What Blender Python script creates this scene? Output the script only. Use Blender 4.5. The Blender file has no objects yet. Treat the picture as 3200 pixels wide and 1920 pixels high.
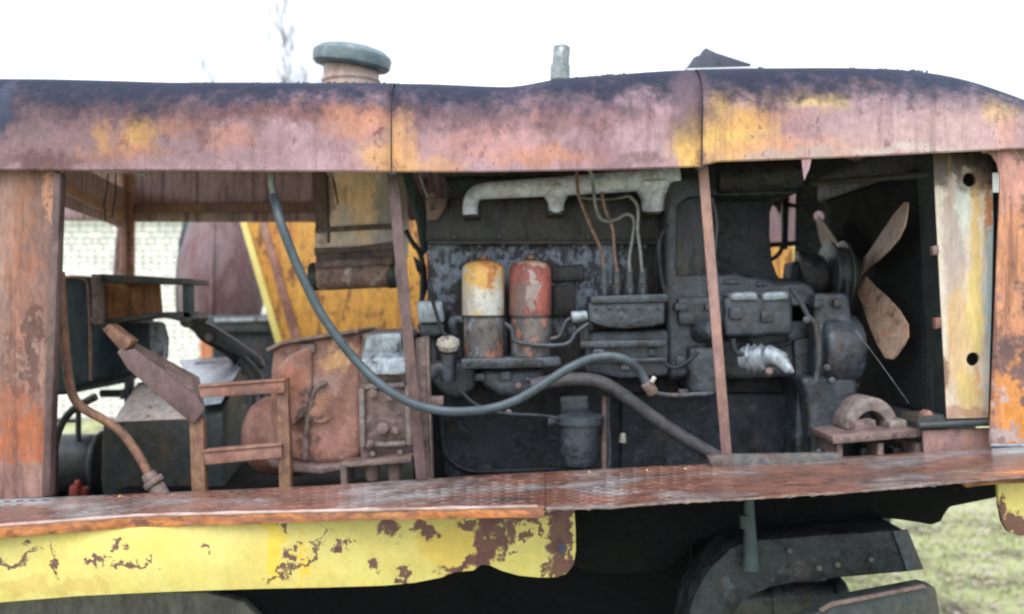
import bpy, bmesh, math, random
from mathutils import Vector, noise
random.seed(7)
R = math.radians
scene = bpy.context.scene
col = scene.collection

# ------------------------------------------------------------------ camera, sky, sun, exposure
F, CX, CY, EYE = 2771.0, 1600.0, 960.0, 1.75
cam_d = bpy.data.cameras.new('camera'); cam = bpy.data.objects.new('camera', cam_d); col.objects.link(cam)
cam.location = (0, 0, EYE); cam.rotation_euler = (R(90), 0, 0)
cam_d.sensor_width = 36; cam_d.lens = 36 * F / 3200; cam_d.clip_start = .05; cam_d.clip_end = 3000
cam_d.dof.use_dof = True; cam_d.dof.focus_distance = 1.75; cam_d.dof.aperture_fstop = 2.6
scene.camera = cam
world = bpy.data.worlds.new('World'); scene.world = world; world.use_nodes = True
wn = world.node_tree.nodes; wl = world.node_tree.links
sky = wn.new('ShaderNodeTexSky'); sky.sky_type = 'NISHITA'; sky.sun_disc = False
sky.sun_elevation = R(58); sky.sun_rotation = R(200); sky.dust_density = 8; sky.air_density = 2
hs = wn.new('ShaderNodeHueSaturation'); hs.inputs['Saturation'].default_value = .10
wl.new(sky.outputs[0], hs.inputs['Color'])
cl = wn.new('ShaderNodeMixRGB'); cl.inputs[0].default_value = .8; cl.inputs[2].default_value = (9.4, 10.2, 11.5, 1)
wl.new(hs.outputs[0], cl.inputs[1]); wl.new(cl.outputs[0], wn['Background'].inputs[0])
wn['Background'].inputs[1].default_value = .1
sun_d = bpy.data.lights.new('sun', 'SUN'); sun_d.energy = 1.5; sun_d.angle = R(50); sun_d.color = (1, .985, .96)
sun = bpy.data.objects.new('sun', sun_d); col.objects.link(sun)
sun.rotation_euler = (R(32), 0, R(-20)); sun.location = (-2, -6, 10)
vs = scene.view_settings; vs.view_transform = 'Standard'; vs.look = 'None'; vs.gamma = 1; vs.exposure = .92
vs.use_curve_mapping = False
scene.cycles.filter_width = 2.0
scene.cycles.max_bounces = 6
scene.cycles.use_denoising = True

# ------------------------------------------------------------------ measuring helpers
def P(x, y, d): return Vector(((x - CX) / F * d, d, EYE + (CY - y) / F * d))
def L(n, d): return n / F * d
def lerp(pts, x):
    if x <= pts[0][0]: return pts[0][1]
    for (a, b), (c, e) in zip(pts, pts[1:]):
        if x <= c: return b + (e - b) * (x - a) / (c - a)
    return pts[-1][1]
def smooth(pts, n=6):
    p = [Vector(q) for q in pts]; out = []
    for i in range(len(p) - 1):
        a, b, c, d = p[max(i-1, 0)], p[i], p[i+1], p[min(i+2, len(p)-1)]
        for k in range(n):
            t = k / n
            out.append(.5*((2*b) + (c-a)*t + (2*a-5*b+4*c-d)*t*t + (3*b-a-3*c+d)*t**3))
    out.append(p[-1]); return out

# ------------------------------------------------------------------ mesh builder
class G:
    def __init__(s): s.v = []; s.f = []
    def add(s, v, f):
        o = len(s.v); s.v += [Vector(q) for q in v]; s.f += [tuple(i+o for i in q) for q in f]; return s
    def box(s, c, size, rot=None):
        x, y, z = (q/2 for q in size); c = Vector(c)
        vs_ = [Vector((i*x, j*y, k*z)) for k in (-1, 1) for j in (-1, 1) for i in (-1, 1)]
        if rot is not None: vs_ = [rot @ q for q in vs_]
        return s.add([c+q for q in vs_], [(0,2,3,1),(4,5,7,6),(0,1,5,4),(2,6,7,3),(0,4,6,2),(1,3,7,5)])
    def bx(s, x0, y0, x1, y1, d, th): return s.pr([(x0,y0),(x1,y0),(x1,y1),(x0,y1)], d, th)
    def pr(s, poly, d, th, dd=None):
        f = [P(x, y, d if dd is None else dd[i]) for i, (x, y) in enumerate(poly)]; n = len(f)
        b = [q + Vector((0, th, 0)) for q in f]
        area = sum(poly[i][0]*poly[(i+1)%n][1]-poly[(i+1)%n][0]*poly[i][1] for i in range(n))
        if area < 0: f.reverse(); b.reverse()
        return s.add(f+b, [tuple(range(n)), tuple(range(2*n-1, n-1, -1))] + [(i, i+n, (i+1)%n+n, (i+1)%n) for i in range(n)])
    def tube(s, pts, r, seg=12, caps=True):
        pts = [Vector(q) for q in pts]; n = len(pts)
        rr = r if isinstance(r, (list, tuple)) else [r]*n
        t0 = (pts[1]-pts[0]).normalized()
        up = Vector((0,1,0)) if abs(t0.y) < .9 else Vector((1,0,0))
        u = t0.cross(up).normalized(); vs_ = []
        for i, q in enumerate(pts):
            t = (pts[min(i+1,n-1)]-pts[max(i-1,0)]).normalized()
            u = (u - t*u.dot(t)).normalized(); w = t.cross(u)
            for k in range(seg):
                a = 2*math.pi*k/seg; vs_.append(q + (u*math.cos(a)+w*math.sin(a))*rr[i])
        f = [(i*seg+k, i*seg+(k+1)%seg, (i+1)*seg+(k+1)%seg, (i+1)*seg+k) for i in range(n-1) for k in range(seg)]
        if caps: f += [tuple(range(seg-1,-1,-1)), tuple((n-1)*seg+k for k in range(seg))]
        return s.add(vs_, f)
    def lathe(s, base, prof, axis=(0,0,1), seg=28):      # prof: (radius, height along axis)
        base = Vector(base); ax = Vector(axis).normalized()
        return s.tube([base+ax*h for r, h in prof] if False else [base+ax*(h+i*1e-6) for i, (r, h) in enumerate(prof)], [max(r,1e-4) for r, h in prof], seg)
    def tr(s, fn): s.v = [Vector(fn(q)) for q in s.v]; return s

def mesh_of(g, bev=0, seg=2, ang=32, rough=0, cuts=0):
    me = bpy.data.meshes.new('m'); me.from_pydata([tuple(q) for q in g.v], [], g.f)
    bm = bmesh.new(); bm.from_mesh(me)
    bmesh.ops.recalc_face_normals(bm, faces=bm.faces)
    if bev:
        es = [e for e in bm.edges if len(e.link_faces) == 2 and e.calc_face_angle(0) > R(28)]
        if es: bmesh.ops.bevel(bm, geom=es, offset=bev, segments=seg, profile=.5, affect='EDGES', clamp_overlap=True)
    if cuts:
        bmesh.ops.triangulate(bm, faces=[f for f in bm.faces if len(f.verts) > 4])
        bmesh.ops.subdivide_edges(bm, edges=[e for e in bm.edges if e.calc_length() > .025], cuts=cuts, use_grid_fill=True)
    if rough:
        for v in bm.verts:
            v.co += Vector(noise.noise_vector(v.co*14))*rough + Vector(noise.noise_vector(v.co*45))*rough*.4
    bm.to_mesh(me); bm.free()
    for p in me.polygons: p.use_smooth = True
    me.set_sharp_from_angle(angle=R(ang)); return me

WLOC = {}
def link(name, me, mat, parent=None, label=None, kind=None):
    n = len(me.vertices); co = [0.0]*(3*n); me.vertices.foreach_get('co', co)
    lo = [min(co[i::3]) for i in range(3)]; hi = [max(co[i::3]) for i in range(3)]
    c = Vector(((lo[0]+hi[0])/2, (lo[1]+hi[1])/2, lo[2]))
    for i in range(n):
        co[3*i] -= c.x; co[3*i+1] -= c.y; co[3*i+2] -= c.z
    me.vertices.foreach_set('co', co); me.update(); me.name = name
    o = bpy.data.objects.new(name, me); col.objects.link(o)
    if mat and not me.materials: me.materials.append(mat)
    o.location = c - (WLOC[parent.name] if parent else Vector()); o.parent = parent; WLOC[o.name] = c
    if label: o['label'] = label
    if kind: o['kind'] = kind
    return o
def part(name, g, mat, parent, label=None, bev=.004, seg=2, kind=None, **k):
    if bev >= .006 and mat in CAST and 'rough' not in k: k.update(rough=.0022, cuts=3)
    return link(name, mesh_of(g, bev, seg, **k), mat, parent, label, kind)
def thing(name, loc, label, cat, group=None):
    o = bpy.data.objects.new(name, None); col.objects.link(o); o.location = loc; o.empty_display_size = .2
    o['label'] = label; o['category'] = cat; WLOC[o.name] = Vector(loc)
    if group: o['group'] = group
    return o
def solo(name, g, mat, label, cat, group=None, bev=.003, **k):
    o = link(name, mesh_of(g, bev, **k), mat); o['label'] = label; o['category'] = cat
    if group: o['group'] = group
    return o

CAST = set()
machine = thing('construction_machine', (0, 2.95, 0), 'rusty orange and yellow construction machine with its engine bay standing open', 'machine')
neighbour = thing('parked_machine', (-.6, 4.7, 0), 'yellow machine with a rounded brown tank parked behind the open engine bay', 'machine')

# ------------------------------------------------------------------ materials
def A(r, g, b, k=.8):                                    # photographed colour to surface colour
    f = lambda c: ((c/255+.055)/1.055)**2.4 if c > 10 else c/255/12.92
    return (f(r)*k, f(g)*k, f(b)*k, 1)
def material(name, cols, scale=5, stretch=(1,1,1), rough=(.5,.85), bump=.25, metal=0, spots=(), patches=(), streak=None, vary=.35, frame=machine, fine=60, pn=.55, spec=.4, coat=0, warp=.13, soft=0, late=()):
    m = bpy.data.materials.new(name); m.use_nodes = True; n = m.node_tree.nodes; l = m.node_tree.links
    b = n['Principled BSDF']; b.inputs['Metallic'].default_value = metal
    b.inputs['Specular IOR Level'].default_value = spec; b.inputs['Coat Weight'].default_value = coat; b.inputs['Coat Roughness'].default_value = .25
    tc = n.new('ShaderNodeTexCoord')
    if frame is not None: tc.object = frame
    mp = n.new('ShaderNodeMapping'); mp.inputs['Scale'].default_value = stretch; l.new(tc.outputs['Object'], mp.inputs[0])
    def nz(sc, det=6, src=None, ro=.6, dist=0):
        t = n.new('ShaderNodeTexNoise'); t.inputs['Scale'].default_value = sc; t.inputs['Detail'].default_value = det
        t.inputs['Roughness'].default_value = ro; t.inputs['Distortion'].default_value = dist
        l.new((src or mp.outputs[0]), t.inputs['Vector']); return t.outputs[0]
    def mr(x, a, c, lo=0, hi=1, sm=True):
        t = n.new('ShaderNodeMapRange'); t.interpolation_type = 'SMOOTHSTEP' if sm else 'LINEAR'
        t.inputs[1].default_value = a; t.inputs[2].default_value = c; t.inputs[3].default_value = lo; t.inputs[4].default_value = hi
        l.new(x, t.inputs[0]); return t.outputs[0]
    def mix(f, a, c, mode='MIX'):
        t = n.new('ShaderNodeMixRGB'); t.blend_type = mode; l.new(f, t.inputs[0])
        for i, q in ((1, a), (2, c)):
            if isinstance(q, tuple): t.inputs[i].default_value = q
            else: l.new(q, t.inputs[i])
        return t.outputs[0]
    big = nz(scale, 8, dist=.4)
    cr = n.new('ShaderNodeValToRGB'); l.new(big, cr.inputs[0]); e = cr.color_ramp.elements
    while len(e) < len(cols): e.new(.5)
    for i, c in enumerate(cols): e[i].position = .3 + .4*i/max(1, len(cols)-1); e[i].color = c
    c = cr.outputs[0]
    f1 = nz(fine, 6, ro=.7)
    med = nz(scale*3.7, 6, ro=.65)
    pe = nz(30, 8, tc.outputs['Object'], ro=.7); pe2 = nz(9, 3, tc.outputs['Object'])
    def vn(sc, amp):
        t = n.new('ShaderNodeTexNoise'); t.inputs['Scale'].default_value = sc; t.inputs['Detail'].default_value = 4; t.inputs['Roughness'].default_value = .6
        l.new(tc.outputs['Object'], t.inputs['Vector'])
        a_ = n.new('ShaderNodeVectorMath'); a_.operation = 'SUBTRACT'; a_.inputs[1].default_value = (.5, .5, .5); l.new(t.outputs[1], a_.inputs[0])
        b_ = n.new('ShaderNodeVectorMath'); b_.operation = 'SCALE'; b_.inputs['Scale'].default_value = amp; l.new(a_.outputs[0], b_.inputs[0]); return b_.outputs[0]
    if patches:
        w1 = n.new('ShaderNodeVectorMath'); l.new(tc.outputs['Object'], w1.inputs[0]); l.new(vn(18, warp), w1.inputs[1])
        w2 = n.new('ShaderNodeVectorMath'); l.new(w1.outputs[0], w2.inputs[0]); l.new(vn(75, warp*.45), w2.inputs[1]); wco = w2.outputs[0]
    def stain(c, lst, soft):
        for (x, y, rx, ry, d, colr, st, *sh) in lst:                  # marks of a known place on the sheet
            w = P(x, y, d) - WLOC[frame.name]
            s1 = n.new('ShaderNodeVectorMath'); s1.operation = 'SUBTRACT'; s1.inputs[1].default_value = (w.x, 0, w.z); l.new(wco, s1.inputs[0])
            src = s1.outputs[0]
            if sh:
                ro = n.new('ShaderNodeVectorRotate'); ro.rotation_type = 'Y_AXIS'; ro.inputs['Angle'].default_value = R(sh[0]); l.new(src, ro.inputs['Vector']); src = ro.outputs[0]
            s2 = n.new('ShaderNodeVectorMath'); s2.operation = 'MULTIPLY'; s2.inputs[1].default_value = (1/L(rx, d), 0, 1/L(ry, d)); l.new(src, s2.inputs[0])
            s3 = n.new('ShaderNodeVectorMath'); s3.operation = 'LENGTH'; l.new(s2.outputs[0], s3.inputs[0])
            ma = n.new('ShaderNodeMath'); ma.operation = 'MULTIPLY_ADD'; ma.inputs[1].default_value = pn*2.6; l.new(pe, ma.inputs[0]); l.new(s3.outputs['Value'], ma.inputs[2])
            mb = n.new('ShaderNodeMath'); mb.operation = 'MULTIPLY_ADD'; mb.inputs[1].default_value = pn*1.8; l.new(pe2, mb.inputs[0]); l.new(ma.outputs[0], mb.inputs[2])
            c = mix(mr(mb.outputs[0], 1.12+soft+2.2*pn, .72-soft*.6+2.2*pn, 0, st), c, colr)
        return c
    c = stain(c, patches, soft)
    for (colr, sc, a, bb, st) in spots:
        c = mix(mr(nz(sc, 7, ro=.65), a, bb, 0, st), c, colr)
    if streak:
        colr, a, bb, st = streak
        m2 = n.new('ShaderNodeMapping'); m2.inputs['Scale'].default_value = (38, 38, 2.2); l.new(tc.outputs['Object'], m2.inputs[0])
        c = mix(mr(nz(1, 6, m2.outputs[0], ro=.65), a, bb, 0, st), c, colr)
    if late: c = stain(c, late, .45)
    v = mr(f1, .36, .64, 1-vary, 1+vary, False)
    v2 = mr(med, .36, .64, 1-vary*.8, 1+vary*.8, False)
    for q in (v, v2):
        t = n.new('ShaderNodeVectorMath'); t.operation = 'SCALE'; l.new(c, t.inputs[0]); l.new(q, t.inputs['Scale']); c = t.outputs[0]
    l.new(c, b.inputs['Base Color'])
    l.new(mr(med, .3, .7, rough[0], rough[1], False), b.inputs['Roughness'])
    if bump:
        bp = n.new('ShaderNodeBump'); bp.inputs['Strength'].default_value = bump; bp.inputs['Distance'].default_value = .012
        ad = n.new('ShaderNodeMath'); ad.operation = 'MULTIPLY_ADD'; ad.inputs[1].default_value = .5; l.new(f1, ad.inputs[0]); l.new(med, ad.inputs[2])
        l.new(ad.outputs[0], bp.inputs['Height']); l.new(bp.outputs[0], b.inputs['Normal'])
    return m

HD = 2.25
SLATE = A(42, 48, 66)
hood_p = [(x, y, rx, ry, HD, c, s) for x, y, rx, ry, c, s in [
    (150, 400, 700, 150, A(132, 106, 108), .8), (60, 330, 300, 90, A(95, 85, 100), .6), (500, 330, 520, 62, A(104, 80, 84), .8), (1500, 330, 600, 66, A(128, 108, 120), .75), (2500, 262, 600, 46, A(120, 104, 116), .7), (3000, 300, 300, 50, A(160, 138, 146), .7),
    (1000, 345, 330, 34, A(140, 92, 84), .6), (1620, 370, 420, 38, A(150, 112, 112), .6),
    (430, 425, 62, 48, A(196, 150, 94), .8), (325, 425, 26, 50, A(186, 140, 92), .75), (560, 392, 70, 30, A(180, 124, 104), .5), (380, 480, 120, 30, A(190, 134, 108), .5),
    (720, 430, 80, 40, A(196, 140, 120), .5), (1130, 385, 120, 55, A(214, 150, 118), .6), (1195, 495, 70, 52, A(226, 172, 116), .75), (1255, 470, 38, 120, A(220, 168, 112), .75), (1330, 520, 110, 18, A(222, 168, 112), .55),
    (1700, 490, 150, 26, A(214, 150, 116), .65), (1500, 450, 200, 50, A(205, 150, 145), .6), (2165, 465, 42, 75, A(236, 188, 104), .95),
    (2260, 430, 135, 85, A(240, 196, 112), .95), (2330, 375, 130, 34, A(214, 158, 110), .6), (2560, 318, 90, 24, A(214, 186, 130), .8), (2240, 320, 34, 40, A(222, 180, 110), .8), (2480, 290, 200, 18, A(170, 140, 110), .6),
    (2450, 470, 260, 40, A(220, 160, 128), .6), (2900, 430, 330, 80, A(202, 172, 165), .55), (3130, 345, 60, 46, A(224, 186, 140), .8), (3150, 410, 40, 40, A(210, 156, 138), .5),
    (2400, 492, 90, 14, A(190, 172, 166), .8), (2550, 482, 60, 26, A(180, 165, 160), .8), (2850, 472, 170, 16, A(205, 190, 184), .8),
    (2010, 490, 60, 18, A(125, 105, 105), .7), (640, 420, 26, 40, A(110, 82, 86), .6), (150, 505, 130, 26, A(110, 82, 84), .7), (1190, 420, 14, 12, A(120, 75, 70), .7)]]
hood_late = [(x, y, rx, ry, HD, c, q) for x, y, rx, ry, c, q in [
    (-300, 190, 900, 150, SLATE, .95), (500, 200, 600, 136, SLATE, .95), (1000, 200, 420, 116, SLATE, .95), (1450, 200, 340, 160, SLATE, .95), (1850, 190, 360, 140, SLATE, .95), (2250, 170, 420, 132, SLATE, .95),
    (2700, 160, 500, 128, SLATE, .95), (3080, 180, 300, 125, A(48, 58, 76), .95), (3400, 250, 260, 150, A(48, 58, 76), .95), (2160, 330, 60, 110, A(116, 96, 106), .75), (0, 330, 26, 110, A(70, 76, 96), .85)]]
M = {}
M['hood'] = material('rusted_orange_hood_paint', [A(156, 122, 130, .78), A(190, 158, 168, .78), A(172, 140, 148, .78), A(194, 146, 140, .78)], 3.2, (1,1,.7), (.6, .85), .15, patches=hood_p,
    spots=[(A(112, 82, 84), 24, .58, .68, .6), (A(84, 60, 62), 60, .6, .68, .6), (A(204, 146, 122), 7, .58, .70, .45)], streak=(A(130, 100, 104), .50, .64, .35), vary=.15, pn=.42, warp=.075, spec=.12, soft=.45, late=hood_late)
M['roof_in'] = material('sooty_brown_inner_sheet', [A(116, 102, 108, 2.3), A(138, 118, 122, 2.3), A(122, 102, 106, 2.3)], 4, (1,1,.3), (.5,.8), .2, streak=(A(70, 52, 52), .5, .62, .6), vary=.2)
M['side'] = material('rust_brown_side_panel', [A(120, 92, 88, .75), A(166, 130, 118, .75), A(140, 106, 98, .75), A(104, 82, 82, .75)], 4, (1.4,1.4,.5), (.45,.75), .25, patches=[
    (x, y, rx, ry, 2.27, c, s) for x, y, rx, ry, c, s in [(80, 1370, 120, 90, A(190, 108, 66, .72), .75), (30, 1280, 80, 80, A(180, 104, 70, .75), .6), (150, 620, 16, 110, A(206, 150, 120), .7), (60, 700, 40, 160, A(170, 112, 84, .75), .5),
    (60, 900, 50, 220, A(160, 104, 84, .75), .5), (90, 1100, 26, 160, A(85, 58, 55), .7), (30, 1150, 22, 120, A(110, 70, 60), .6), (3150, 1250, 60, 120, A(222, 150, 84), .95), (3190, 1330, 60, 60, A(226, 150, 70), .9), (3160, 800, 60, 260, A(214, 150, 112), .85), (3110, 1000, 12, 330, A(176, 130, 125), .7),
    (3150, 560, 60, 110, A(204, 150, 138), .8), (3135, 1360, 60, 22, A(176, 160, 160), .9), (3120, 1240, 10, 40, A(190, 175, 172), .8)]], spots=[(A(85, 58, 55), 22, .6, .72, .7)], streak=(A(105, 68, 62), .52, .66, .6), vary=.2)
M['post'] = material('pinkish_rust_bar', [A(138, 110, 110, .75), A(170, 134, 126, .75), A(182, 136, 116, .75)], 9, (1,1,.4), (.45,.75), .3, spots=[(A(96, 72, 74), 30, .58, .7, .7), (A(200, 180, 176), 20, .66, .76, .6)], vary=.2)
M['postdark'] = material('mauve_rust_bar', [A(86, 70, 70, .65), A(126, 102, 100, .65), A(106, 82, 80, .65)], 8, (1,1,.4), (.45,.75), .3, spots=[(A(60, 50, 54), 30, .57, .7, .6)], vary=.25)
M['ochre'] = material('ochre_rust_frame', [A(116, 84, 76, .7), A(160, 122, 96, .7), A(128, 92, 82, .7), A(196, 158, 106, .7)], 11, (1,1,.6), (.5,.8), .3, spots=[(A(80, 58, 56), 32, .56, .68, .8)], vary=.25)
M['board'] = material('wet_red_brown_tread_plate', [A(110, 80, 72), A(140, 94, 78), A(118, 92, 86), A(112, 100, 98)], 5, (.6,1,1), (.12,.45), .35, spots=[(A(70, 60, 58), 9, .54, .64, .6), (A(150, 92, 62), 14, .58, .7, .6), (A(164, 160, 160), 5, .50, .62, .6)], vary=.3, spec=.5, coat=.6)  # pale grey spots paint the sheen of the wet plate
M['lip'] = material('worn_rust_lip', [A(120, 74, 62), A(206, 132, 78), A(150, 98, 82), A(214, 148, 84)], 13, (.5,1,1), (.4,.7), .3, spots=[(A(80, 58, 62), 18, .56, .66, .8)], vary=.25)
RB = A(112, 72, 76)
yb = [(280, 1762, 40, 8, 8), (400, 1776, 62, 9, -6), (465, 1762, 26, 8, 35), (300, 1756, 60, 4, 3), (60, 1740, 60, 8, -22), (20, 1765, 50, 9, -8), (165, 1775, 10, 26, 0), (165, 1730, 5, 36, 0), (905, 1730, 22, 18, -35), (940, 1752, 95, 7, -38), (1060, 1722, 22, 18, 20),
      (985, 1700, 60, 4, -45), (870, 1790, 60, 7, -38), (1065, 1720, 16, 24, -10), (630, 1720, 16, 10, 20), (395, 1718, 14, 6, 20), (1260, 1795, 16, 36, 8), (1205, 1655, 40, 26, 30), (1330, 1660, 40, 26, 0), (1510, 1700, 26, 120, 3), (1540, 1650, 30, 40, 0), (1480, 1760, 70, 22, -25), (1560, 1710, 14, 40, 10),
      (1760, 1660, 44, 90, 0), (1700, 1620, 70, 16, 3), (1740, 1725, 40, 40, 0), (1640, 1690, 16, 24, 25), (1420, 1780, 60, 16, -18), (1710, 1780, 14, 30, 0), (1790, 1700, 14, 130, 0), (1380, 1670, 12, 20, -30), (350, 1700, 12, 24, 0), (880, 1650, 8, 26, 10), (1600, 1735, 30, 5, 20), (1165, 1765, 20, 26, -20), (3105, 1630, 80, 48, 0), (3080, 1570, 12, 60, 0), (1640, 1625, 90, 16, 3), (1545, 1620, 60, 30, 0), (1600, 1660, 26, 30, 20), (1755, 1770, 40, 40, 0), (1460, 1650, 30, 18, 0), (1680, 1650, 30, 14, 30), (3185, 1545, 8, 12, 0)]
M['yellow'] = material('scraped_yellow_paint', [A(236, 218, 112, .74), A(240, 224, 138, .74), A(234, 212, 120, .74)], 4, (1,1,1), (.35,.55), .12, patches=[(100, 1840, 240, 26, 2.06, A(220, 190, 110), .6), (930, 1780, 8, 140, 2.06, A(244, 196, 20), .6), (850, 1700, 30, 130, 2.06, A(244, 206, 40), .6), (1420, 1720, 130, 90, 2.06, A(236, 200, 96), .7)] +
    [(x, y, rx*1.0, ry*1.05, 2.06, RB, .95, -a) for x, y, rx, ry, a in yb], spots=[(A(190, 160, 90), 24, .66, .72, .6), (A(110, 88, 84), 55, .69, .74, .8)], vary=.07, pn=.5, warp=.10)
M['yellow_old'] = material('weathered_ochre_yellow_sheet', [A(204, 130, 60, .7), A(220, 164, 74, .7), A(212, 148, 78, .7)], 4, (1,1,.5), (.5,.8), .2, spots=[(A(110, 64, 52), 14, .54, .62, .8), (A(90, 56, 50), 46, .58, .64, .8)], streak=(A(120, 70, 52), .54, .62, .7), vary=.18, frame=neighbour)
M['tank'] = material('mauve_brown_tank_paint', [A(96, 76, 80, .75), A(136, 112, 118, .75), A(108, 80, 82, .75), A(146, 120, 124, .75)], 5, (1,1,.4), (.4,.7), .15, spots=[(A(130, 66, 58), 10, .58, .7, .6)], vary=.15, frame=neighbour)
BK = [A(34, 42, 50, .9), A(54, 63, 72, .9), A(46, 48, 54, .9)]
M['engine'] = material('greasy_grey_engine_paint', BK, 9, (1,1,1), (.28,.6), .6, spots=[(A(92, 104, 117), 20, .54, .64, .45), (A(18, 20, 24), 13, .52, .60, .85), (A(76, 58, 48), 9, .56, .66, .5)], streak=(A(108, 118, 130), .58, .68, .35), vary=.35, spec=.6, coat=.35)
fl = A(150, 162, 180)
M['block'] = material('flaking_blue_grey_block_paint', [A(52, 48, 48), A(66, 58, 56), A(48, 50, 54)], 8, (1,1,.7), (.4,.7), .3, patches=[(x, y, rx, ry, 2.68, fl, s) for x, y, rx, ry, s in [(1400, 800, 70, 60, .7), (1390, 900, 40, 110, .8), (1560, 795, 90, 40, .8), (1800, 805, 120, 60, .9), (1780, 960, 90, 80, .8), (1900, 870, 60, 90, .75), (1860, 960, 60, 50, .8), (1360, 780, 50, 30, .5), (1590, 870, 30, 90, .7)]],
    spots=[(A(86, 64, 50), 10, .58, .7, .5), (A(36, 36, 40), 34, .50, .56, .85)], streak=(A(150, 160, 174), .56, .64, .6), vary=.3, pn=.9, spec=.5)
M['head'] = material('sooty_dark_head', [A(38, 40, 46, 1), A(62, 58, 58, 1), A(44, 48, 58, 1)], 7, (1,1,.4), (.3,.6), .5, spots=[(A(104, 84, 64), 8, .55, .66, .5), (A(20, 20, 24), 14, .52, .6, .7)], streak=(A(96, 94, 96), .6, .7, .5), vary=.3, spec=.5)
M['pale'] = material('pale_wet_aluminium', [A(124, 134, 144), A(168, 178, 186), A(132, 140, 146)], 14, (1,1,.7), (.28,.55), .3, metal=.25, spots=[(A(66, 66, 70), 22, .55, .66, .85), (A(190, 200, 206), 30, .62, .7, .6)], vary=.25)
M['manifold'] = material('dusty_grey_pipe', [A(150, 158, 178, 1.2), A(196, 202, 222, 1.2), A(136, 130, 138, 1.2)], 12, (1,1,1), (.3,.6), .25, metal=0, spots=[(A(86, 80, 78), 18, .54, .66, .45)], vary=.2, coat=.4)
M['black'] = material('oily_black_steel', [A(25, 30, 36, 1.05), A(40, 46, 53, 1.05), A(31, 34, 38, 1.05)], 8, (1,1,1), (.4,.75), .3, spots=[(A(72, 60, 52), 9, .54, .64, .5), (A(14, 16, 20), 16, .52, .6, .7), (A(74, 86, 96), 30, .58, .66, .4)], vary=.35)
M['soot'+'_black'] = material('shade_black_underside', [A(10, 13, 17, .8), A(18, 22, 27, .8), A(14, 15, 17, .8)], 8, (1,1,1), (.6,.9), .3, spots=[(A(46, 40, 38), 16, .62, .72, .4)], vary=.3, spec=.15)  # near-black base colour deepens the shade under the machine
M['rubber'] = material('dusty_black_rubber', [A(60, 72, 80), A(78, 90, 98), A(66, 76, 82)], 12, (1,1,1), (.35,.55), .1, vary=.12, spots=[(A(110, 116, 118), 30, .66, .72, .5)])
M['rubber2'] = material('grimy_rubber', [A(66, 66, 70), A(84, 82, 84), A(58, 58, 62)], 12, (1,1,1), (.5,.7), .25, vary=.2)
M['casing'] = material('brown_rusty_casing', [A(112, 80, 74, .95), A(154, 116, 104, .95), A(132, 92, 80, .95), A(100, 78, 76, .95)], 6, (1,1,.7), (.4,.7), .25, patches=[(x, y, rx, ry, 2.5, c, s) for x, y, rx, ry, c, s in [(930, 1180, 40, 60, A(176, 112, 84), .6), (1060, 1130, 70, 40, A(206, 160, 112), .7), (1000, 1280, 24, 30, A(180, 130, 96), .5), (960, 1350, 24, 130, A(76, 66, 66), .85), (960, 1380, 40, 60, A(120, 70, 46), .6), (1040, 1380, 90, 60, A(176, 128, 118), .6), (1010, 1210, 60, 40, A(176, 150, 140), .5)]], spots=[(A(74, 60, 58), 22, .58, .7, .7)], vary=.2)
M['cover'] = material('grey_brown_cover', [A(84, 72, 70, .95), A(128, 108, 102, .95), A(100, 86, 84, .95)], 14, (1,1,1), (.4,.7), .35, spots=[(A(56, 48, 48), 30, .55, .68, .7), (A(160, 146, 138), 26, .63, .72, .6)], vary=.25)
M['gear'] = material('dark_green_black_gear_case', [A(36, 46, 50, 1.2), A(52, 58, 58, 1.2), A(70, 62, 48, 1.2)], 7, (1,1,1), (.3,.6), .25, spots=[(A(96, 80, 60), 14, .62, .72, .6)], vary=.25, spec=.5)
M['geartop'] = material('beige_wet_case_top', [A(196, 190, 184, 1.4), A(212, 198, 190, 1.4), A(180, 178, 174, 1.4)], 10, (1,1,1), (.2,.5), .2, spots=[(A(80, 72, 64), 18, .58, .68, .7)], vary=.2, coat=.3)
M['teal'] = material('dark_teal_tank_paint', [A(38, 52, 58, 1.2), A(52, 66, 72, 1.2), A(44, 54, 58, 1.2)], 6, (1,1,.5), (.3,.55), .15, spots=[(A(90, 100, 104), 18, .64, .72, .5)], streak=(A(96, 108, 118), .6, .7, .4), vary=.2)
M['orange'] = material('orange_rust_web', [A(150, 100, 72), A(186, 128, 84), A(160, 112, 86)], 10, (1,1,.5), (.5,.8), .25, streak=(A(110, 76, 62), .5, .64, .6), vary=.2)
M['duct'] = material('ochre_grey_duct_sheet', [A(138, 126, 124, 2.1), A(168, 148, 134, 2.1), A(130, 124, 126, 2.1), A(174, 150, 136, 2.1)], 5, (1,1,.35), (.4,.7), .15, patches=[(1010, 640, 40, 140, 2.85, A(132, 112, 114, 1.5), .85), (1090, 590, 30, 90, 2.85, A(190, 150, 124, 1.7), .6), (1140, 640, 40, 120, 2.85, A(186, 154, 116, 1.7), .6), (1210, 620, 50, 120, 2.85, A(124, 118, 122, 1.7), .7)], spots=[(A(84, 74, 70), 16, .6, .7, .6)], vary=.16)
M['soot'] = material('sooty_steel_roller', [A(70, 64, 62), A(104, 86, 80), A(120, 116, 116)], 9, (1,1,.5), (.35,.65), .3, spots=[(A(40, 36, 36), 18, .52, .64, .8), (A(150, 146, 142), 20, .62, .7, .6)], vary=.25)
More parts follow.
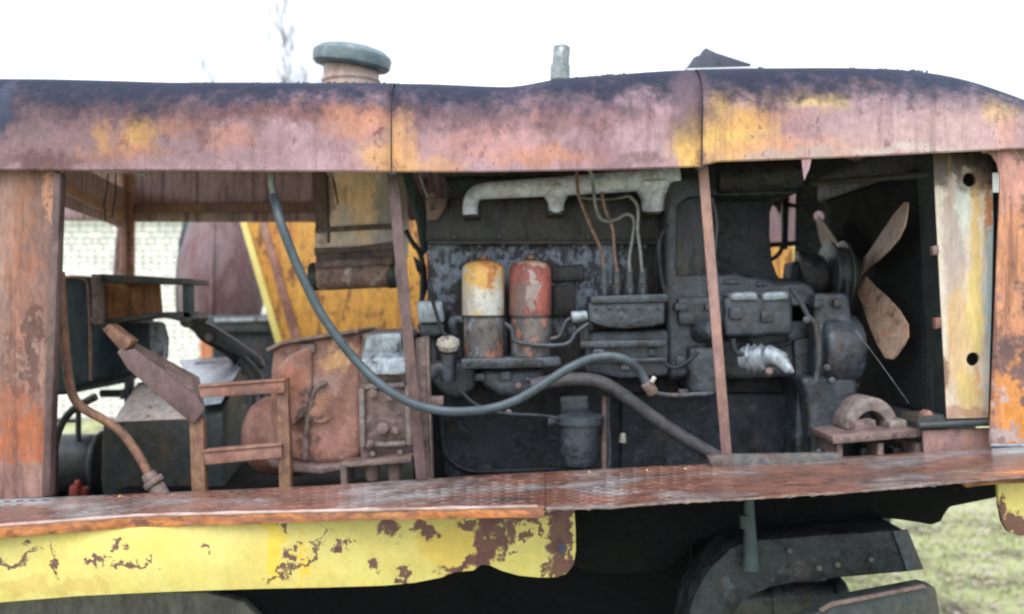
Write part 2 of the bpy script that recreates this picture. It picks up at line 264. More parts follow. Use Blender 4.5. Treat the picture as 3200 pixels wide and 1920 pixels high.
M['f_yellow'] = material('flaking_cream_yellow_filter', [A(226, 178, 112), A(224, 192, 138), A(216, 210, 198)], 8, (1,1,.6), (.35,.6), .3, patches=[(1500, 850, 70, 50, 2.48, A(240, 186, 100), .9), (1540, 870, 14, 60, 2.48, A(206, 130, 76), .9), (1535, 950, 60, 56, 2.48, A(222, 222, 218), .95), (1465, 965, 40, 40, 2.48, A(206, 198, 188), .95), (1450, 870, 14, 90, 2.48, A(226, 216, 200), .9), (1510, 815, 60, 14, 2.48, A(214, 140, 90), .8)], spots=[(A(120, 90, 78), 34, .62, .7, .8)], vary=.14)
M['f_red'] = material('flaking_maroon_filter', [A(140, 84, 80), A(162, 100, 92), A(132, 96, 92)], 9, (1,1,.6), (.35,.6), .3, patches=[(1650, 815, 60, 16, 2.48, A(224, 190, 160), .9), (1660, 880, 18, 44, 2.48, A(196, 180, 174), .9), (1660, 930, 30, 44, 2.48, A(176, 160, 156), .85), (1612, 950, 22, 60, 2.48, A(128, 112, 108), .9), (1700, 900, 14, 80, 2.48, A(196, 110, 100), .8)], spots=[(A(200, 184, 178), 36, .62, .68, .8)], vary=.16)
M['f_low'] = material('grey_rusty_filter_bowl', [A(100, 96, 96, .7), A(132, 124, 122, .7), A(90, 88, 90, .7)], 12, (1,1,.6), (.35,.6), .35, spots=[(A(200, 136, 108), 18, .54, .60, .8), (A(160, 172, 186), 24, .56, .62, .6), (A(50, 44, 44), 30, .55, .62, .7)], vary=.2)
M['copper'] = material('copper_injection_pipe', [A(124, 100, 94, .7), A(164, 132, 118, .7), A(110, 94, 92, .7)], 20, (1,1,1), (.3,.5), .1, metal=.4, vary=.2)
M['steelpipe'] = material('grey_injection_pipe', [A(120, 124, 126), A(150, 150, 148), A(104, 104, 104)], 20, (1,1,1), (.3,.5), .1, metal=.4, vary=.2)
M['radiator'] = material('streaked_white_rust_radiator_side', [A(214, 198, 176), A(224, 212, 196), A(206, 178, 140)], 5, (1.5,1.5,.35), (.35,.6), .15, patches=[(x, y, rx, ry, 2.35, c, s) for x, y, rx, ry, c, s in [
    (2970, 700, 34, 330, A(186, 170, 164), .9), (3040, 800, 20, 300, A(226, 190, 120), .8), (3090, 900, 22, 420, A(176, 206, 214), .85), (3000, 620, 20, 120, A(214, 220, 210), .8), (3080, 640, 12, 90, A(200, 130, 76), .9), (2990, 1050, 44, 160, A(226, 190, 136), .8), (3040, 1000, 24, 160, A(236, 214, 140), .8), (3020, 1220, 40, 90, A(222, 196, 120), .8),
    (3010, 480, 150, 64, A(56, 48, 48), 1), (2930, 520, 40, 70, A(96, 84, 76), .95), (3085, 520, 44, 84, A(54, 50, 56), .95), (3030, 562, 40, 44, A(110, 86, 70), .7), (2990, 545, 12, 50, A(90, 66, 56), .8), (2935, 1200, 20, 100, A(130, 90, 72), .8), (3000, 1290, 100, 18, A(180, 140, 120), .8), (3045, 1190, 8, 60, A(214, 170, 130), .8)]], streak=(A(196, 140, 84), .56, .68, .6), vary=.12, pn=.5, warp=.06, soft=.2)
M['core'] = material('sooty_radiator_core', [A(26, 32, 34, 1), A(40, 46, 46, 1)], 6, (1,1,1), (.6,.9), .2, vary=.2)
M['blade'] = material('worn_fan_blade', [A(150, 120, 100), A(176, 150, 130), A(120, 98, 88)], 12, (1,1,1), (.4,.6), .2, spots=[(A(76, 62, 56), 26, .56, .66, .7), (A(206, 120, 84), 14, .62, .7, .7)], vary=.2)
M['lens'] = material('clouded_cream_cap', [A(176, 172, 164), A(206, 200, 188), A(150, 140, 130)], 30, (1,1,1), (.15,.35), .15, vary=.2, coat=.5)
M['cowl'] = material('slate_grey_weathered_cap', [A(96, 116, 124), A(130, 140, 142), A(120, 112, 110)], 8, (1,1,1), (.4,.6), .2, spots=[(A(150, 118, 106), 10, .58, .7, .6)], vary=.15)
M['lidsheen'] = material('painted_lid_sheen', [A(170, 186, 204), A(206, 218, 232), A(160, 168, 176)], 10, (1,1,1), (.12,.35), .15, vary=.2, coat=.5)  # bluish-white reflection on the lid painted into its base colour
M['rib'] = material('brown_rib', [A(130, 100, 92, 1.6), A(160, 124, 110, 1.6), A(120, 96, 90, 1.6)], 8, (1,1,1), (.4,.7), .3, vary=.25)
M['rollm'] = material('rusty_roller', [A(96, 76, 72, 1.4), A(130, 104, 96, 1.4), A(90, 76, 74, 1.4)], 9, (1,1,1), (.3,.55), .3, spots=[(A(176, 170, 164, 1.4), 14, .54, .62, .7), (A(40, 34, 34), 22, .54, .62, .6)], vary=.25)
M['arch'] = material('greyish_pink_casting', [A(110, 98, 94, .7), A(160, 146, 140, .7), A(130, 116, 110, .7)], 12, (1,1,1), (.35,.6), .4, vary=.25)
M['stem'] = material('dusty_pink_stack', [A(176, 150, 140), A(200, 176, 166), A(180, 146, 126)], 8, (1,1,.5), (.4,.7), .2, vary=.15, spots=[(A(120, 96, 90), 14, .6, .7, .6)])
M['exhaust'] = material('flaking_white_exhaust', [A(112, 118, 122), A(160, 168, 168), A(130, 134, 134)], 22, (1,1,1), (.4,.7), .3, vary=.2, spots=[(A(214, 222, 222), 20, .55, .62, .85)])
M['slate'] = material('dark_slate_sheet', [A(62, 66, 82), A(78, 80, 96), A(70, 70, 80)], 8, (1,1,1), (.4,.65), .2, vary=.12)
M['greydirt'] = material('muddy_grey_steel', [A(92, 92, 88), A(124, 122, 116), A(84, 80, 72)], 6, (1,1,.5), (.5,.8), .3, vary=.25)
M['bar'] = material('greasy_grey_flat_bar', [A(84, 90, 94, .7), A(116, 114, 112, .7), A(110, 90, 80, .7)], 12, (1,1,1), (.3,.55), .3, vary=.25)
M['moss'] = material('dark_moss', [A(60, 66, 60), A(80, 84, 66)], 20, vary=.3)
M['edge'] = material('painted_edge_highlight', [A(150, 120, 114), A(196, 170, 164), A(170, 128, 118)], 12, (.4,1,1), (.3,.5), .2, vary=.2)  # pale colour painted as the highlight along the board's fold
M['leaf'] = material('dry_leaf', [A(190, 160, 110), A(220, 200, 150)], 20, vary=.3)
def plain(name, colr, rough=.7, rnd=0):
    m = bpy.data.materials.new(name); m.use_nodes = True; n = m.node_tree.nodes; l = m.node_tree.links; b = n['Principled BSDF']
    b.inputs['Roughness'].default_value = rough
    tc = n.new('ShaderNodeTexCoord'); t = n.new('ShaderNodeTexNoise'); t.inputs['Scale'].default_value = 18; t.inputs['Detail'].default_value = 5; l.new(tc.outputs['Object'], t.inputs['Vector'])
    oi = n.new('ShaderNodeObjectInfo'); a = n.new('ShaderNodeMath'); a.operation = 'MULTIPLY_ADD'; a.inputs[1].default_value = rnd; l.new(oi.outputs['Random'], a.inputs[0]); l.new(t.outputs[0], a.inputs[2])
    r = n.new('ShaderNodeMapRange'); r.inputs[1].default_value = .2; r.inputs[2].default_value = .8+rnd; r.inputs[3].default_value = .72; r.inputs[4].default_value = 1.15; l.new(a.outputs[0], r.inputs[0])
    s = n.new('ShaderNodeVectorMath'); s.operation = 'SCALE'; s.inputs[0].default_value = colr[:3]; l.new(r.outputs[0], s.inputs['Scale']); l.new(s.outputs[0], b.inputs['Base Color'])
    return m
M['brick'] = plain('white_silicate_brick', (.86, .85, .79, 1), .8, .5)
M['mortar'] = plain('grey_mortar', (.17, .18, .13, 1), .9)
M['bark'] = plain('grey_birch_bark', (.06, .055, .05, 1), .9)
M['concrete'] = plain('pale_concrete', (.42, .42, .40, 1), .9)
M['palegrey'] = plain('pale_grey_roofing', (.62, .66, .68, 1), .7)
M['rustsheet'] = plain('orange_rusty_sheet', (.50, .20, .10, 1), .8)
M['redscrap'] = plain('faded_red_scrap', (.5, .1, .08, 1), .6)
M['grass'] = plain('yellow_green_grass', (.27, .30, .12, 1), .8, .6)
M['litter'] = plain('straw_brown_leaf_litter', (.36, .31, .24, 1), .8)

CAST |= {M[q] for q in ('engine', 'black', 'head', 'cover', 'casing', 'gear', 'pale', 'block')}
# ------------------------------------------------------------------ ground
def ground():
    m = bpy.data.materials.new('mossy_ground'); m.use_nodes = True; n = m.node_tree.nodes; l = m.node_tree.links; b = n['Principled BSDF']; b.inputs['Roughness'].default_value = .95
    tc = n.new('ShaderNodeTexCoord'); t = n.new('ShaderNodeTexNoise'); t.inputs['Scale'].default_value = 1.6; t.inputs['Detail'].default_value = 12; t.inputs['Roughness'].default_value = .7; l.new(tc.outputs['Object'], t.inputs['Vector'])
    cr = n.new('ShaderNodeValToRGB'); l.new(t.outputs[0], cr.inputs[0]); e = cr.color_ramp.elements; e.new(.5); e.new(.6)
    for q, (p, c) in zip(e, [(.36, (.08, .065, .05, 1)), (.46, (.22, .215, .12, 1)), (.53, (.33, .36, .16, 1)), (.64, (.38, .35, .27, 1))]): q.position = p; q.color = c
    l.new(cr.outputs[0], b.inputs['Base Color'])
    bp = n.new('ShaderNodeBump'); bp.inputs['Strength'].default_value = .5; bp.inputs['Distance'].default_value = .04; l.new(t.outputs[0], bp.inputs['Height']); l.new(bp.outputs[0], b.inputs['Normal'])
    g = G(); xs = [-900, -60] + [-12 + i*.5 for i in range(49)] + [60, 900]; ys = [-900, -40] + [-2 + i*.5 for i in range(45)] + [60, 900]
    v = [(x, y, (noise.noise((x*.6, y*.6, 0))*.035 - .03 if abs(x) < 12.5 and -3 < y < 21 else 0) if y > 4.2 else -.004) for y in ys for x in xs]; nx = len(xs)
    g.add(v, [(j*nx+i, j*nx+i+1, (j+1)*nx+i+1, (j+1)*nx+i) for j in range(len(ys)-1) for i in range(nx-1)])
    link('ground', mesh_of(g), m, kind='structure')
ground()

# ------------------------------------------------------------------ hood: three bent panels
TOP = [(-700,240),(-300,244),(0,248),(250,254),(500,259),(1000,257),(1200,259),(1330,262),(1450,266),(1530,270),(1590,271),(1650,264),(1720,250),(1800,241),(1900,233),(2020,225),(2150,218),(2400,214),(2700,213),(2850,217),(2950,227),(3050,245),(3120,264),(3200,290),(3350,345),(3600,440)]
BOT = [(-700,530),(0,532),(600,535),(1222,538),(1500,537),(1900,530),(2195,520),(2215,507),(2600,494),(3070,472),(3600,445)]
FAR = 3.6
def hood_panel(x0, x1, dy=0.0, label=None, inset=0):
    RR = .13; g = G(); n = max(4, int((x1-x0)/45)); rows = None
    for i in range(n+1):
        x = x0 + (x1-x0)*i/n; zb = P(x, lerp(BOT, x), HD).z; ds = HD + RR*.75
        zs = P(x, lerp(TOP, x), ds).z; zc = zs - RR*.968; X = P(x, 0, HD).x; r = []
        zf = EYE + (.35 if x < 2196 else .52)
        r.append((X, HD+.03, zb+.004)); r.append((X, HD+.004, zb)); r.append((X, HD, zb+.004))
        for k in range(1, 9): r.append((X, HD, zb + (zc-zb)*k/8))
        for k in range(1, 9): a = math.pi/2*k/8; r.append((X, HD+RR-RR*math.cos(a), zc+RR*math.sin(a)))
        zr = zc + RR
        for k in range(1, 12): r.append((X, HD+RR+(FAR-HD-2*RR)*k/12, zr + .03*math.sin(math.pi*k/12)))
        for k in range(0, 9): a = math.pi/2*k/8; r.append((X, FAR-RR+RR*math.sin(a), zr-RR+RR*math.cos(a)))
        for k in range(1, 5): r.append((X, FAR, zr-RR + (zf-zr+RR)*k/4))
        rows = len(r)
        q = []
        for (a, b, c) in r:
            w = .008*noise.noise((a*2.3, c*4, b*2)) + .004*noise.noise((a*7, c*9, b*7+3))
            q.append((a, b+dy+inset*(1 if b < 3 else -1)+w*(1 if b < 2.4 else .3), c - inset + w*.6*(1 if b > 2.3 else 0)))
        g.add(q, [])
    g.f = [(i*rows+k, (i+1)*rows+k, (i+1)*rows+k+1, i*rows+k+1) for i in range(n) for k in range(rows-1)]
    me = mesh_of(g, 0, ang=40)
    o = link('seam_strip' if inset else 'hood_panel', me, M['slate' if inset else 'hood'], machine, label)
    me.materials.append(M['roof_in'])
    s = o.modifiers.new('sheet', 'SOLIDIFY'); s.thickness = .004; s.offset = 0; s.material_offset = 1; s.material_offset_rim = 0
    # make sure the outer side is the painted one: normals must face away from the bay
    nrm = me.polygons[4].normal
    if nrm.y > 0: me.flip_normals()
    s.offset = -1
    return o
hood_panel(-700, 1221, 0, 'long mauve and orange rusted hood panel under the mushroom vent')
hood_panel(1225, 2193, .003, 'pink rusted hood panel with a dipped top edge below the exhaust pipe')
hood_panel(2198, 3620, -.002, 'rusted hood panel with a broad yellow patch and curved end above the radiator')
# seams: dark backing strips behind the joints
hood_panel(1208, 1238, 0, None, .007); hood_panel(2182, 2210, 0, None, .007)
part('torn_tab', G().pr([(2505,496),(2538,492),(2530,530),(2522,546),(2514,566),(2510,545)], HD+.006, .004), M['hood'], machine, 'torn orange flap hanging from the hood edge')
g = G()
for i in range(220):
    x = random.choice([random.uniform(420, 960), random.uniform(1000, 1250), random.uniform(1790, 1960), random.uniform(2650, 2900), random.uniform(80, 400)])
    ds = HD + .0975; q = P(x, lerp(TOP, x), ds); h = random.uniform(.003, .008); w = random.uniform(.002, .005); t = random.uniform(-.004, .004)
    q = q + Vector((0, random.uniform(-.005, .02), -.003))
    g.add([q+Vector((-w,0,0)), q+Vector((w,0,0)), q+Vector((t,0,h)), q+Vector((0,w,0))], [(0,1,2),(1,3,2),(3,0,2)])
part('moss', g, M['moss'], machine, bev=0, kind='stuff')

# roof furniture
vent = part('ventilation_stack', G().lathe(P(1098, 395, 2.9), [(L(88,2.9), 0), (L(86,2.9), L(215,2.9)), (L(84,2.9), L(216,2.9))]).lathe(P(1098,262,2.9),[(L(90,2.9),0),(L(92,2.9),.006),(L(90,2.9),.012)]), M['stem'], machine, 'pinkish vent stack rising through the hood', bev=0)
k = 2.9
def capprof(): return [(.001, L(-8,k)), (L(60,k), L(-7,k)), (L(112,k), L(-2,k)), (L(120,k), L(6,k)), (L(123,k), L(30,k)), (L(120,k), L(40,k)), (L(100,k), L(56,k)), (L(60,k), L(66,k)), (.001, L(70,k))]
part('vent_cap', G().lathe(P(1098, 210, k), capprof(), axis=(.13, -.10, 1), seg=40), M['cowl'], vent, bev=0)
part('exhaust_pipe', G().tube(smooth([P(1750,420,2.95), P(1750,300,2.95), P(1751,240,2.95), P(1752,200,2.95), P(1756,148,2.95)], 3), L(27,2.95), 18).tube([P(1750,252,2.95), P(1751,205,2.95)], L(31,2.95), 18).tube([P(1756,150,2.95),P(1756,144,2.95)], L(20,2.95), 18), M['exhaust'], machine, 'stubby exhaust pipe with flaking white paint', bev=0)
fold = part('roof_flap', G().pr([(2152,222),(2168,178),(2195,168),(2195,158),(2206,148),(2238,164),(2350,200),(2340,222),(2345,330),(2160,330)], 2.95, .25), M['slate'], machine, 'dark bent sheet flap raised above the hood', bev=.003)
part('roof_bracket', G().pr([(2372,206),(2400,216),(2400,300),(2372,300)], 2.95, .05), M['slate'], machine, bev=.002)
part('flap_base', G().pr([(2148,214),(2355,208),(2355,222),(2148,228)], 2.42, .02), M['palegrey'], machine, bev=.002)

# ------------------------------------------------------------------ side sheets, posts, far frame
part('side_panel', G().pr([(-700,500),(186,520),(186,560),(150,1552),(-700,1600)], 2.285, .004), M['side'], machine, 'rust brown end panel with an orange stain low down', bev=0)
part('panel_flange', G().pr([(166,536),(190,540),(154,1552),(128,1553)], 2.27, .03), M['postdark'], machine, bev=.004)
part('side_panel', G().pr([(3045,440),(3045,466),(3075,470),(3100,486),(3116,512),(3126,560),(3112,900),(3092,1385),(3102,1393),(3250,1392),(3650,1370),(3650,430)], 2.272, .004), M['side'], machine, 'orange rust end panel beside the radiator', bev=0)
part('panel_rim', G().tube([P(3096,1392,2.27), P(3240,1394,2.27), P(3640,1374,2.27)], .004, 8), M['pale'], machine, bev=0)
part('post', G().pr([(1208,540),(1243,540),(1335,1500),(1300,1500)], 2.31, .006).pr([(1208,540),(1216,540),(1308,1500),(1300,1500)], 2.316, .035), M['postdark'], machine, 'leaning mauve rust post beside the duct', bev=.002)
part('post', G().pr([(2182,520),(2213,518),(2288,1425),(2256,1428)], 2.31, .008), M['post'], machine, 'thin leaning orange rust bar in front of the engine', bev=.002)
part('post_stub', G().pr([(1298,1058),(1330,1052),(1349,1560),(1308,1560)], 2.36, .02).pr([(1330,1052),(1338,1056),(1354,1560),(1349,1560)], 2.35, .05), M['cover'], machine, bev=.002)
part('post_clip', G().bx(1342,1240,1385,1268,2.36,.03), M['cover'], machine, bev=.003)
part('far_post', G().pr([(385,540),(420,540),(416,860),(384,860)], FAR-.02, .02).pr([(372,540),(385,540),(384,860),(372,860)], FAR-.06, .06), M['rib'], machine, bev=.002)
part('far_post', G().pr([(386,860),(414,860),(410,1420),(388,1420)], FAR-.01, .03), M['black'], machine, bev=.002)
part('post_gusset', G().pr([(340,640),(372,690),(374,860),(352,860),(358,780),(366,720),(345,680),(325,660)], FAR-.005, .006), M['roof_in'], machine, bev=.001)
part('far_rail', G().pr([(420,636),(1260,632),(1260,660),(420,664)], FAR-.05, .02), M['post'], machine, bev=.004)
part('far_rail', G().pr([(420,664),(1260,662),(1260,694),(420,694)], FAR-.03, .02), M['roof_in'], machine, bev=.004)
part('far_panel', G().pr([(420,500),(1320,500),(1320,640),(420,640)], FAR-.02, .008), M['roof_in'], machine, bev=.001)
# roof rib running across the bay at the end of the hood
def bar3(pts0, pts1): 
    g = G(); n = len(pts0); g.add(list(pts0)+list(pts1), [tuple(range(n)), tuple(range(2*n-1,n-1,-1))]+[(i,i+n,(i+1)%n+n,(i+1)%n) for i in range(n)]); return g
a0, a1 = 2.35, FAR-.06
part('roof_rib', bar3([P(150,545,a0),P(150,578,a0),P(120,578,a0),P(120,545,a0)], [P(390,655,a1),P(390,690,a1),P(366,690,a1),P(366,655,a1)]), M['rib'], machine, bev=.002)
part('roof_rib', bar3([P(152,582,a0),P(152,628,a0),P(146,628,a0),P(146,582,a0)], [P(386,692,a1),P(386,715,a1),P(380,715,a1),P(380,692,a1)]), M['roof_in'], machine, bev=.002)
part('rib_web', bar3([P(150,470,a0),P(150,548,a0),P(147,548,a0),P(147,470,a0)], [P(388,590,a1),P(388,660,a1),P(385,660,a1),P(385,590,a1)]), M['roof_in'], machine, bev=0)
part('hood_hook', G().pr([(436,536),(456,544),(456,552),(436,548)], 2.3, .01), M['pale'], machine, bev=.001)
for pts in ([(338,540),(334,590),(326,640),(330,690)], [(362,540),(360,600),(350,680)]):
    part('hanging_wire', G().tube(smooth([P(x,y,2.9) for x,y in pts], 4), .0025, 6), M['black'], machine, bev=0)
for pts in ([(1312,545),(1326,590),(1338,618)],):
    part('hanging_wire', G().tube(smooth([P(x,y,2.5) for x,y in pts], 4), .004, 6), M['steelpipe'], machine, bev=0)

# ------------------------------------------------------------------ running board and deck
YB = [(-700,1605),(0,1566),(500,1545),(800,1532),(1000,1523),(1500,1490),(2000,1465),(2500,1440),(3000,1412),(3600,1380)]
DB = 2.31
def drop(x): return L(lerp(YB, x)-CY, DB)
def sheet_board(x0, x1, yf, ragged=0):
    g = G(); n = int((x1-x0)/40); v = []
    for i in range(n+1):
        x = x0+(x1-x0)*i/n; z = EYE-drop(x); df = drop(x)*F/(lerp(yf, x)-CY)
        xb = P(x,0,DB).x; xf = P(x,0,df).x; w = .003*noise.noise((xb*5,1,0))
        if ragged: df += .008*noise.noise((xb*22,7,0)); w += .004*noise.noise((xb*13,5,0))
        v += [(xb,DB+.02,z),(xf,df,z+w),(xf,df,z+w-.006),(xb,DB+.02,z-.006)]
    f = []
    for i in range(n):
        a, b = i*4, i*4+4; f += [(a,a+1,b+1,b),(a+1,a+2,b+2,b+1),(a+2,a+3,b+3,b+2),(a+3,a,b,b+3)]
    f += [(0,3,2,1),(n*4,n*4+1,n*4+2,n*4+3)]
    return g.add(v, f)
YF1 = [(-700,1688),(0,1644),(300,1622),(440,1612),(800,1603),(1200,1594),(1700,1584),(1720,1584)]
YF2 = [(1700,1588),(1900,1581),(2100,1566),(2300,1556),(2600,1537),(2900,1512),(3000,1502),(3600,1450)]
b1 = part('running_board', sheet_board(-700, 1704, YF1), M['board'], machine, 'wet red brown tread plate above the yellow beam', bev=0)
b2 = part('running_board', sheet_board(1706, 3600, YF2, 1), M['board'], machine, 'wet tread plate with a ragged front edge', bev=0)
def treads(x0, x1, yf, par):
    g = G(); n = int((x1-x0)/40)
    for i in range(n):
        x = x0+(x1-x0)*(i+.5)/n; z = EYE-drop(x); df = drop(x)*F/(lerp(yf, x)-CY)+.012; rows = int((DB-df)/.019)
        for j in range(rows):
            t = (j+.5)/rows; d = DB+(df-DB)*t; q = P(x+(20 if j % 2 else 0),0,d)
            if noise.noise((q.x*4, d*6, 3)) < -.12 and random.random() < .7: continue
            s = 1 if (i+j) % 2 else -1; l_ = .0115; w = .0022
            a = Vector((l_, s*l_*.12, 0)); p = Vector((-a.y, a.x, 0)).normalized()*w; c = Vector((q.x, d, z)); u = Vector((0,0,.0015)); zz = Vector((0,0,-.003))
            g.add([c-a+zz, c-p+zz, c+a+zz, c+p+zz, c-a*.7+u, c-p*.5+u, c+a*.7+u, c+p*.5+u], [(4,5,6,7),(0,1,5,4),(1,2,6,5),(2,3,7,6),(3,0,4,7)])
    o = part('tread_ridges', g, M['board'], par, bev=0, kind='stuff'); return o
treads(-640, 1690, YF1, b1); treads(1720, 2260, YF2, b2)
def lip(x0, x1, yf, h):
    g = G(); n = int((x1-x0)/50); v = []
    for i in range(n+1):
        x = x0+(x1-x0)*i/n; z = EYE-drop(x); df = drop(x)*F/(lerp(yf, x)-CY); xf = P(x,0,df).x; hh = lerp(h, x); w = .002*noise.noise((xf*8,2,1))
        v += [(xf,df-.004+w,z+.002),(xf,df+.002+w,z+.002),(xf,df+.002+w,z-hh),(xf,df-.004+w,z-hh)]
    f = []
    for i in range(n):
        a, b = i*4, i*4+4; f += [(a,a+1,b+1,b),(a+1,a+2,b+2,b+1),(a+2,a+3,b+3,b+2),(a+3,a,b,b+3)]
    f += [(0,3,2,1),(n*4,n*4+1,n*4+2,n*4+3)]
    return g.add(v, f)
part('board_lip', lip(-700, 1700, YF1, [(-700,.034),(0,.028),(400,.026),(700,.026),(1100,.022),(1600,.022),(1700,.024)]), M['lip'], b1, bev=.001)
def edge_pts(x0, x1, yf, st=30, up=.001):
    out = []
    x = x0
    while x <= x1:
        z = EYE-drop(x); df = drop(x)*F/(lerp(yf, x)-CY); q = P(x, 0, df); q.z = z+up; q.y -= .002; out.append(q); x += st
    return out
part('worn_edge_highlight', G().tube(edge_pts(-690, 1700, YF1), [.0045+.003*noise.noise((i*.35, 0, 0)) for i in range(len(edge_pts(-690, 1700, YF1)))], 8), M['edge'], b1, bev=0)  # thin pale strip, a painted highlight on the front fold
ep = edge_pts(1712, 3580, YF2, 14, -.004)
part('worn_edge_highlight', G().tube(ep, [max(.0008, .0022+.006*noise.noise((i*.6, 4, 0))) for i in range(len(ep))], 6), M['cover'], b2, bev=0)
# yellow skirt beam
D_Y = 2.075
yp = [(-700,1700),(0,1668),(350,1652),(800,1634),(1300,1616),(1795,1592),(1799,1650),(1800,1720),(1794,1765),(1772,1793),(1740,1806),(1680,1806),(1620,1800),(1570,1786),(1530,1768),(1505,1766),(1480,1784),(1420,1790),(1380,1806),(1300,1822),(1200,1832),(1000,1838),(800,1842),(500,1852),(250,1864),(0,1884),(-700,1925)]
part('yellow_beam', G().pr(yp, D_Y, .012), M['yellow'], machine, 'scratched bright yellow skirt beam with a rounded end', bev=.002)
part('bolt_hole', G().tube([P(1757,1714,D_Y-.003), P(1757,1714,D_Y+.01)], L(16,D_Y), 7).tube([P(1752,1690,D_Y-.004), P(1752,1690,D_Y+.002)], L(6,D_Y), 7), M['slate'], machine, bev=0)
part('yellow_bracket', G().pr([(3118,1512),(3400,1500),(3400,1700),(3190,1676),(3150,1662),(3132,1630),(3122,1580)], 2.0, .012), M['yellow'], machine, 'yellow bracket with a rusted lower half', bev=.002)
part('board_lip', G().pr([(3010,1506),(3060,1488),(3300,1468),(3300,1500),(3120,1514),(3060,1520),(3020,1526)], 1.96, .02), M['lip'], b2, bev=.003)
# deck of the bay and the dark chassis under it
g = G(); xs = [-700+i*215 for i in range(21)]
v = []
for x in xs:
    q = P(x,0,DB); z = EYE-drop(x)-.115; v += [(q.x,DB+.03,z),(q.x*1.0,FAR,z)]
g.add(v, [(2*i,2*i+2,2*i+3,2*i+1) for i in range(len(xs)-1)])
dk = part('deck', g, M['soot_black'], machine, bev=0)
sm = dk.modifiers.new('plate', 'SOLIDIFY'); sm.thickness = .008
part('chassis_beam', G().pr([(1600,1560),(1800,1578),(2300,1560),(3125,1494),(3118,1556),(2970,1586),(2952,1612),(2942,1632),(2915,1642),(2870,1634),(2800,1624),(2700,1620),(2560,1640),(2400,1655),(2300,1660),(2180,1690),(2140,1740),(2090,1782),(1960,1796),(1840,1792),(1790,1770),(1600,1770)], 2.25, .12), M['soot_black'], machine, 'black chassis beam under the running board', bev=.006)
part('chassis_box', G().pr([(-500,1640),(2450,1660),(2450,2150),(-500,2150)], 2.62, .7), M['soot_black'], machine, bev=.02)
part('chassis_plate', G().pr([(-700,1850),(640,1850),(760,1880),(840,1960),(860,2200),(-700,2200)], 2.42, .05), M['greydirt'], machine, bev=.01)
for i, x in enumerate((1180, 1420, 1560, 2060)):
    part('chassis_rib', G().pr([(x,1700),(x+26,1700),(x+26,2100),(x,2100)], 2.56, .06), M['soot_black'], machine, bev=.006)
part('upright_rod', G().tube([P(2340,1545,2.1), P(2342,1620,2.1), P(2348,1780,2.1)], [L(15,2.1),L(18,2.1),L(27,2.1)], 14).tube([P(2330,1610,2.1),P(2331,1650,2.1)], L(20,2.1), 12), M['teal'], machine, 'grey upright rod between board and support arm', bev=0)
arm = part('support_arm', G().pr([(2140,1990),(2165,1870),(2215,1780),(2280,1715),(2345,1690),(2820,1655),(2885,1782),(2640,1806),(2500,1820),(2400,1840),(2330,1872),(2295,1920),(2280,1990)], 2.12, .16), M['black'], machine, 'dark curved steel support arm with a bevelled end', bev=.006)
part('arm_end_plate', G().pr([(2790,1660),(2838,1656),(2888,1780),(2835,1786)], 2.112, .006), M['engine'], arm, bev=.002)
for x, y in ((2468,1722),(2560,1776),(2618,1766),(2722,1750)):
    part('bolt', G().tube([P(x,y,2.105), P(x,y,2.125)], L(10,2.1), 6), M['gear'], arm, bev=.001)
part('hydraulic_cylinder', G().tube([P(2280,1880,2.35), P(2640,1866,2.35)], L(52,2.35), 20).tube([P(2600,1868,2.35), P(2630,1867,2.35)], L(64,2.35), 20).tube([P(2400,1875,2.35), P(2430,1874,2.35)], L(60,2.35), 20), M['engine'], machine, 'black hydraulic cylinder between the support arms', bev=.002)
part('support_plate', G().pr([(2480,1960),(2600,1885),(2890,1830),(2925,1838),(2960,2050),(2480,2050)], 2.05, .05), M['gear'], machine, 'rusty lower support plate', bev=.004)
part('plate_edge', G().pr([(2560,1908),(2600,1884),(2890,1828),(2895,1838),(2604,1896),(2570,1914)], 2.042, .01), M['cover'], machine, bev=.001)
part('link_lug', G().pr([(2370,1660),(2400,1640),(2520,1640),(2540,1660),(2520,1685),(2390,1695)], 2.3, .08), M['black'], machine, bev=.008)
part('link_pin', G().tube([P(2397,1670,2.29),P(2397,1670,2.31)], L(14,2.3), 10), M['stem'], machine, bev=.001)
for d0 in (2.35, 3.15):                                             # crawler tracks reaching the ground
    pts = []
    for a in range(0, 360, 15):
        ca, sa = math.cos(R(a)), math.sin(R(a)); pts.append((( .55 if ca > 0 else -1.25)+.42*ca, .43+.425*sa))
    g = G(); n = len(pts); g.add([(x,d0,z) for x,z in pts]+[(x,d0+.4,z) for x,z in pts], [tuple(range(n)), tuple(range(2*n-1,n-1,-1))]+[(i,i+n,(i+1)%n+n,(i+1)%n) for i in range(n)])
    part('crawler_track', g, M['soot_black'], machine, bev=.01)
part('chassis_box', G().box((-.35, 2.95, .95), (1.7, 1.0, .5)), M['soot_black'], machine, bev=.02)

# ------------------------------------------------------------------ gear, tanks and frames in the end bay
d = 2.85
tk = part('dark_tank', G().pr([(120,870),(190,862),(255,862),(280,885),(288,930),(292,1190),(200,1235),(120,1240)], d, .5), M['teal'], machine, 'dark teal tank with rounded edge behind the end panel', bev=.03, seg=4)
part('tank_seam', G().tube(smooth([P(200,868,d-.004),P(262,872,d-.004),P(278,930,d-.004),P(284,1190,d-.004)],4), .005, 8), M['casing'], tk, bev=0)
part('tank_side_sheen', G().pr([(462,1012),(508,1008),(522,1062),(518,1128),(470,1150)], 2.99, .02), M['pale'], machine, bev=.006)  # pale plate painted as the bluish sheen on the tank's right side
part('dark_tank', G().pr([(300,1010),(505,1004),(520,1060),(516,1130),(330,1196),(290,1200)], 3.0, .04), M['teal'], machine, 'dark bluish tank below the channel frame', bev=.015)
cf = part('channel_web', G().pr([(312,884),(498,884),(506,975),(316,1000)], 2.95, .01), M['orange'], machine, 'orange rusty channel web', bev=.001)
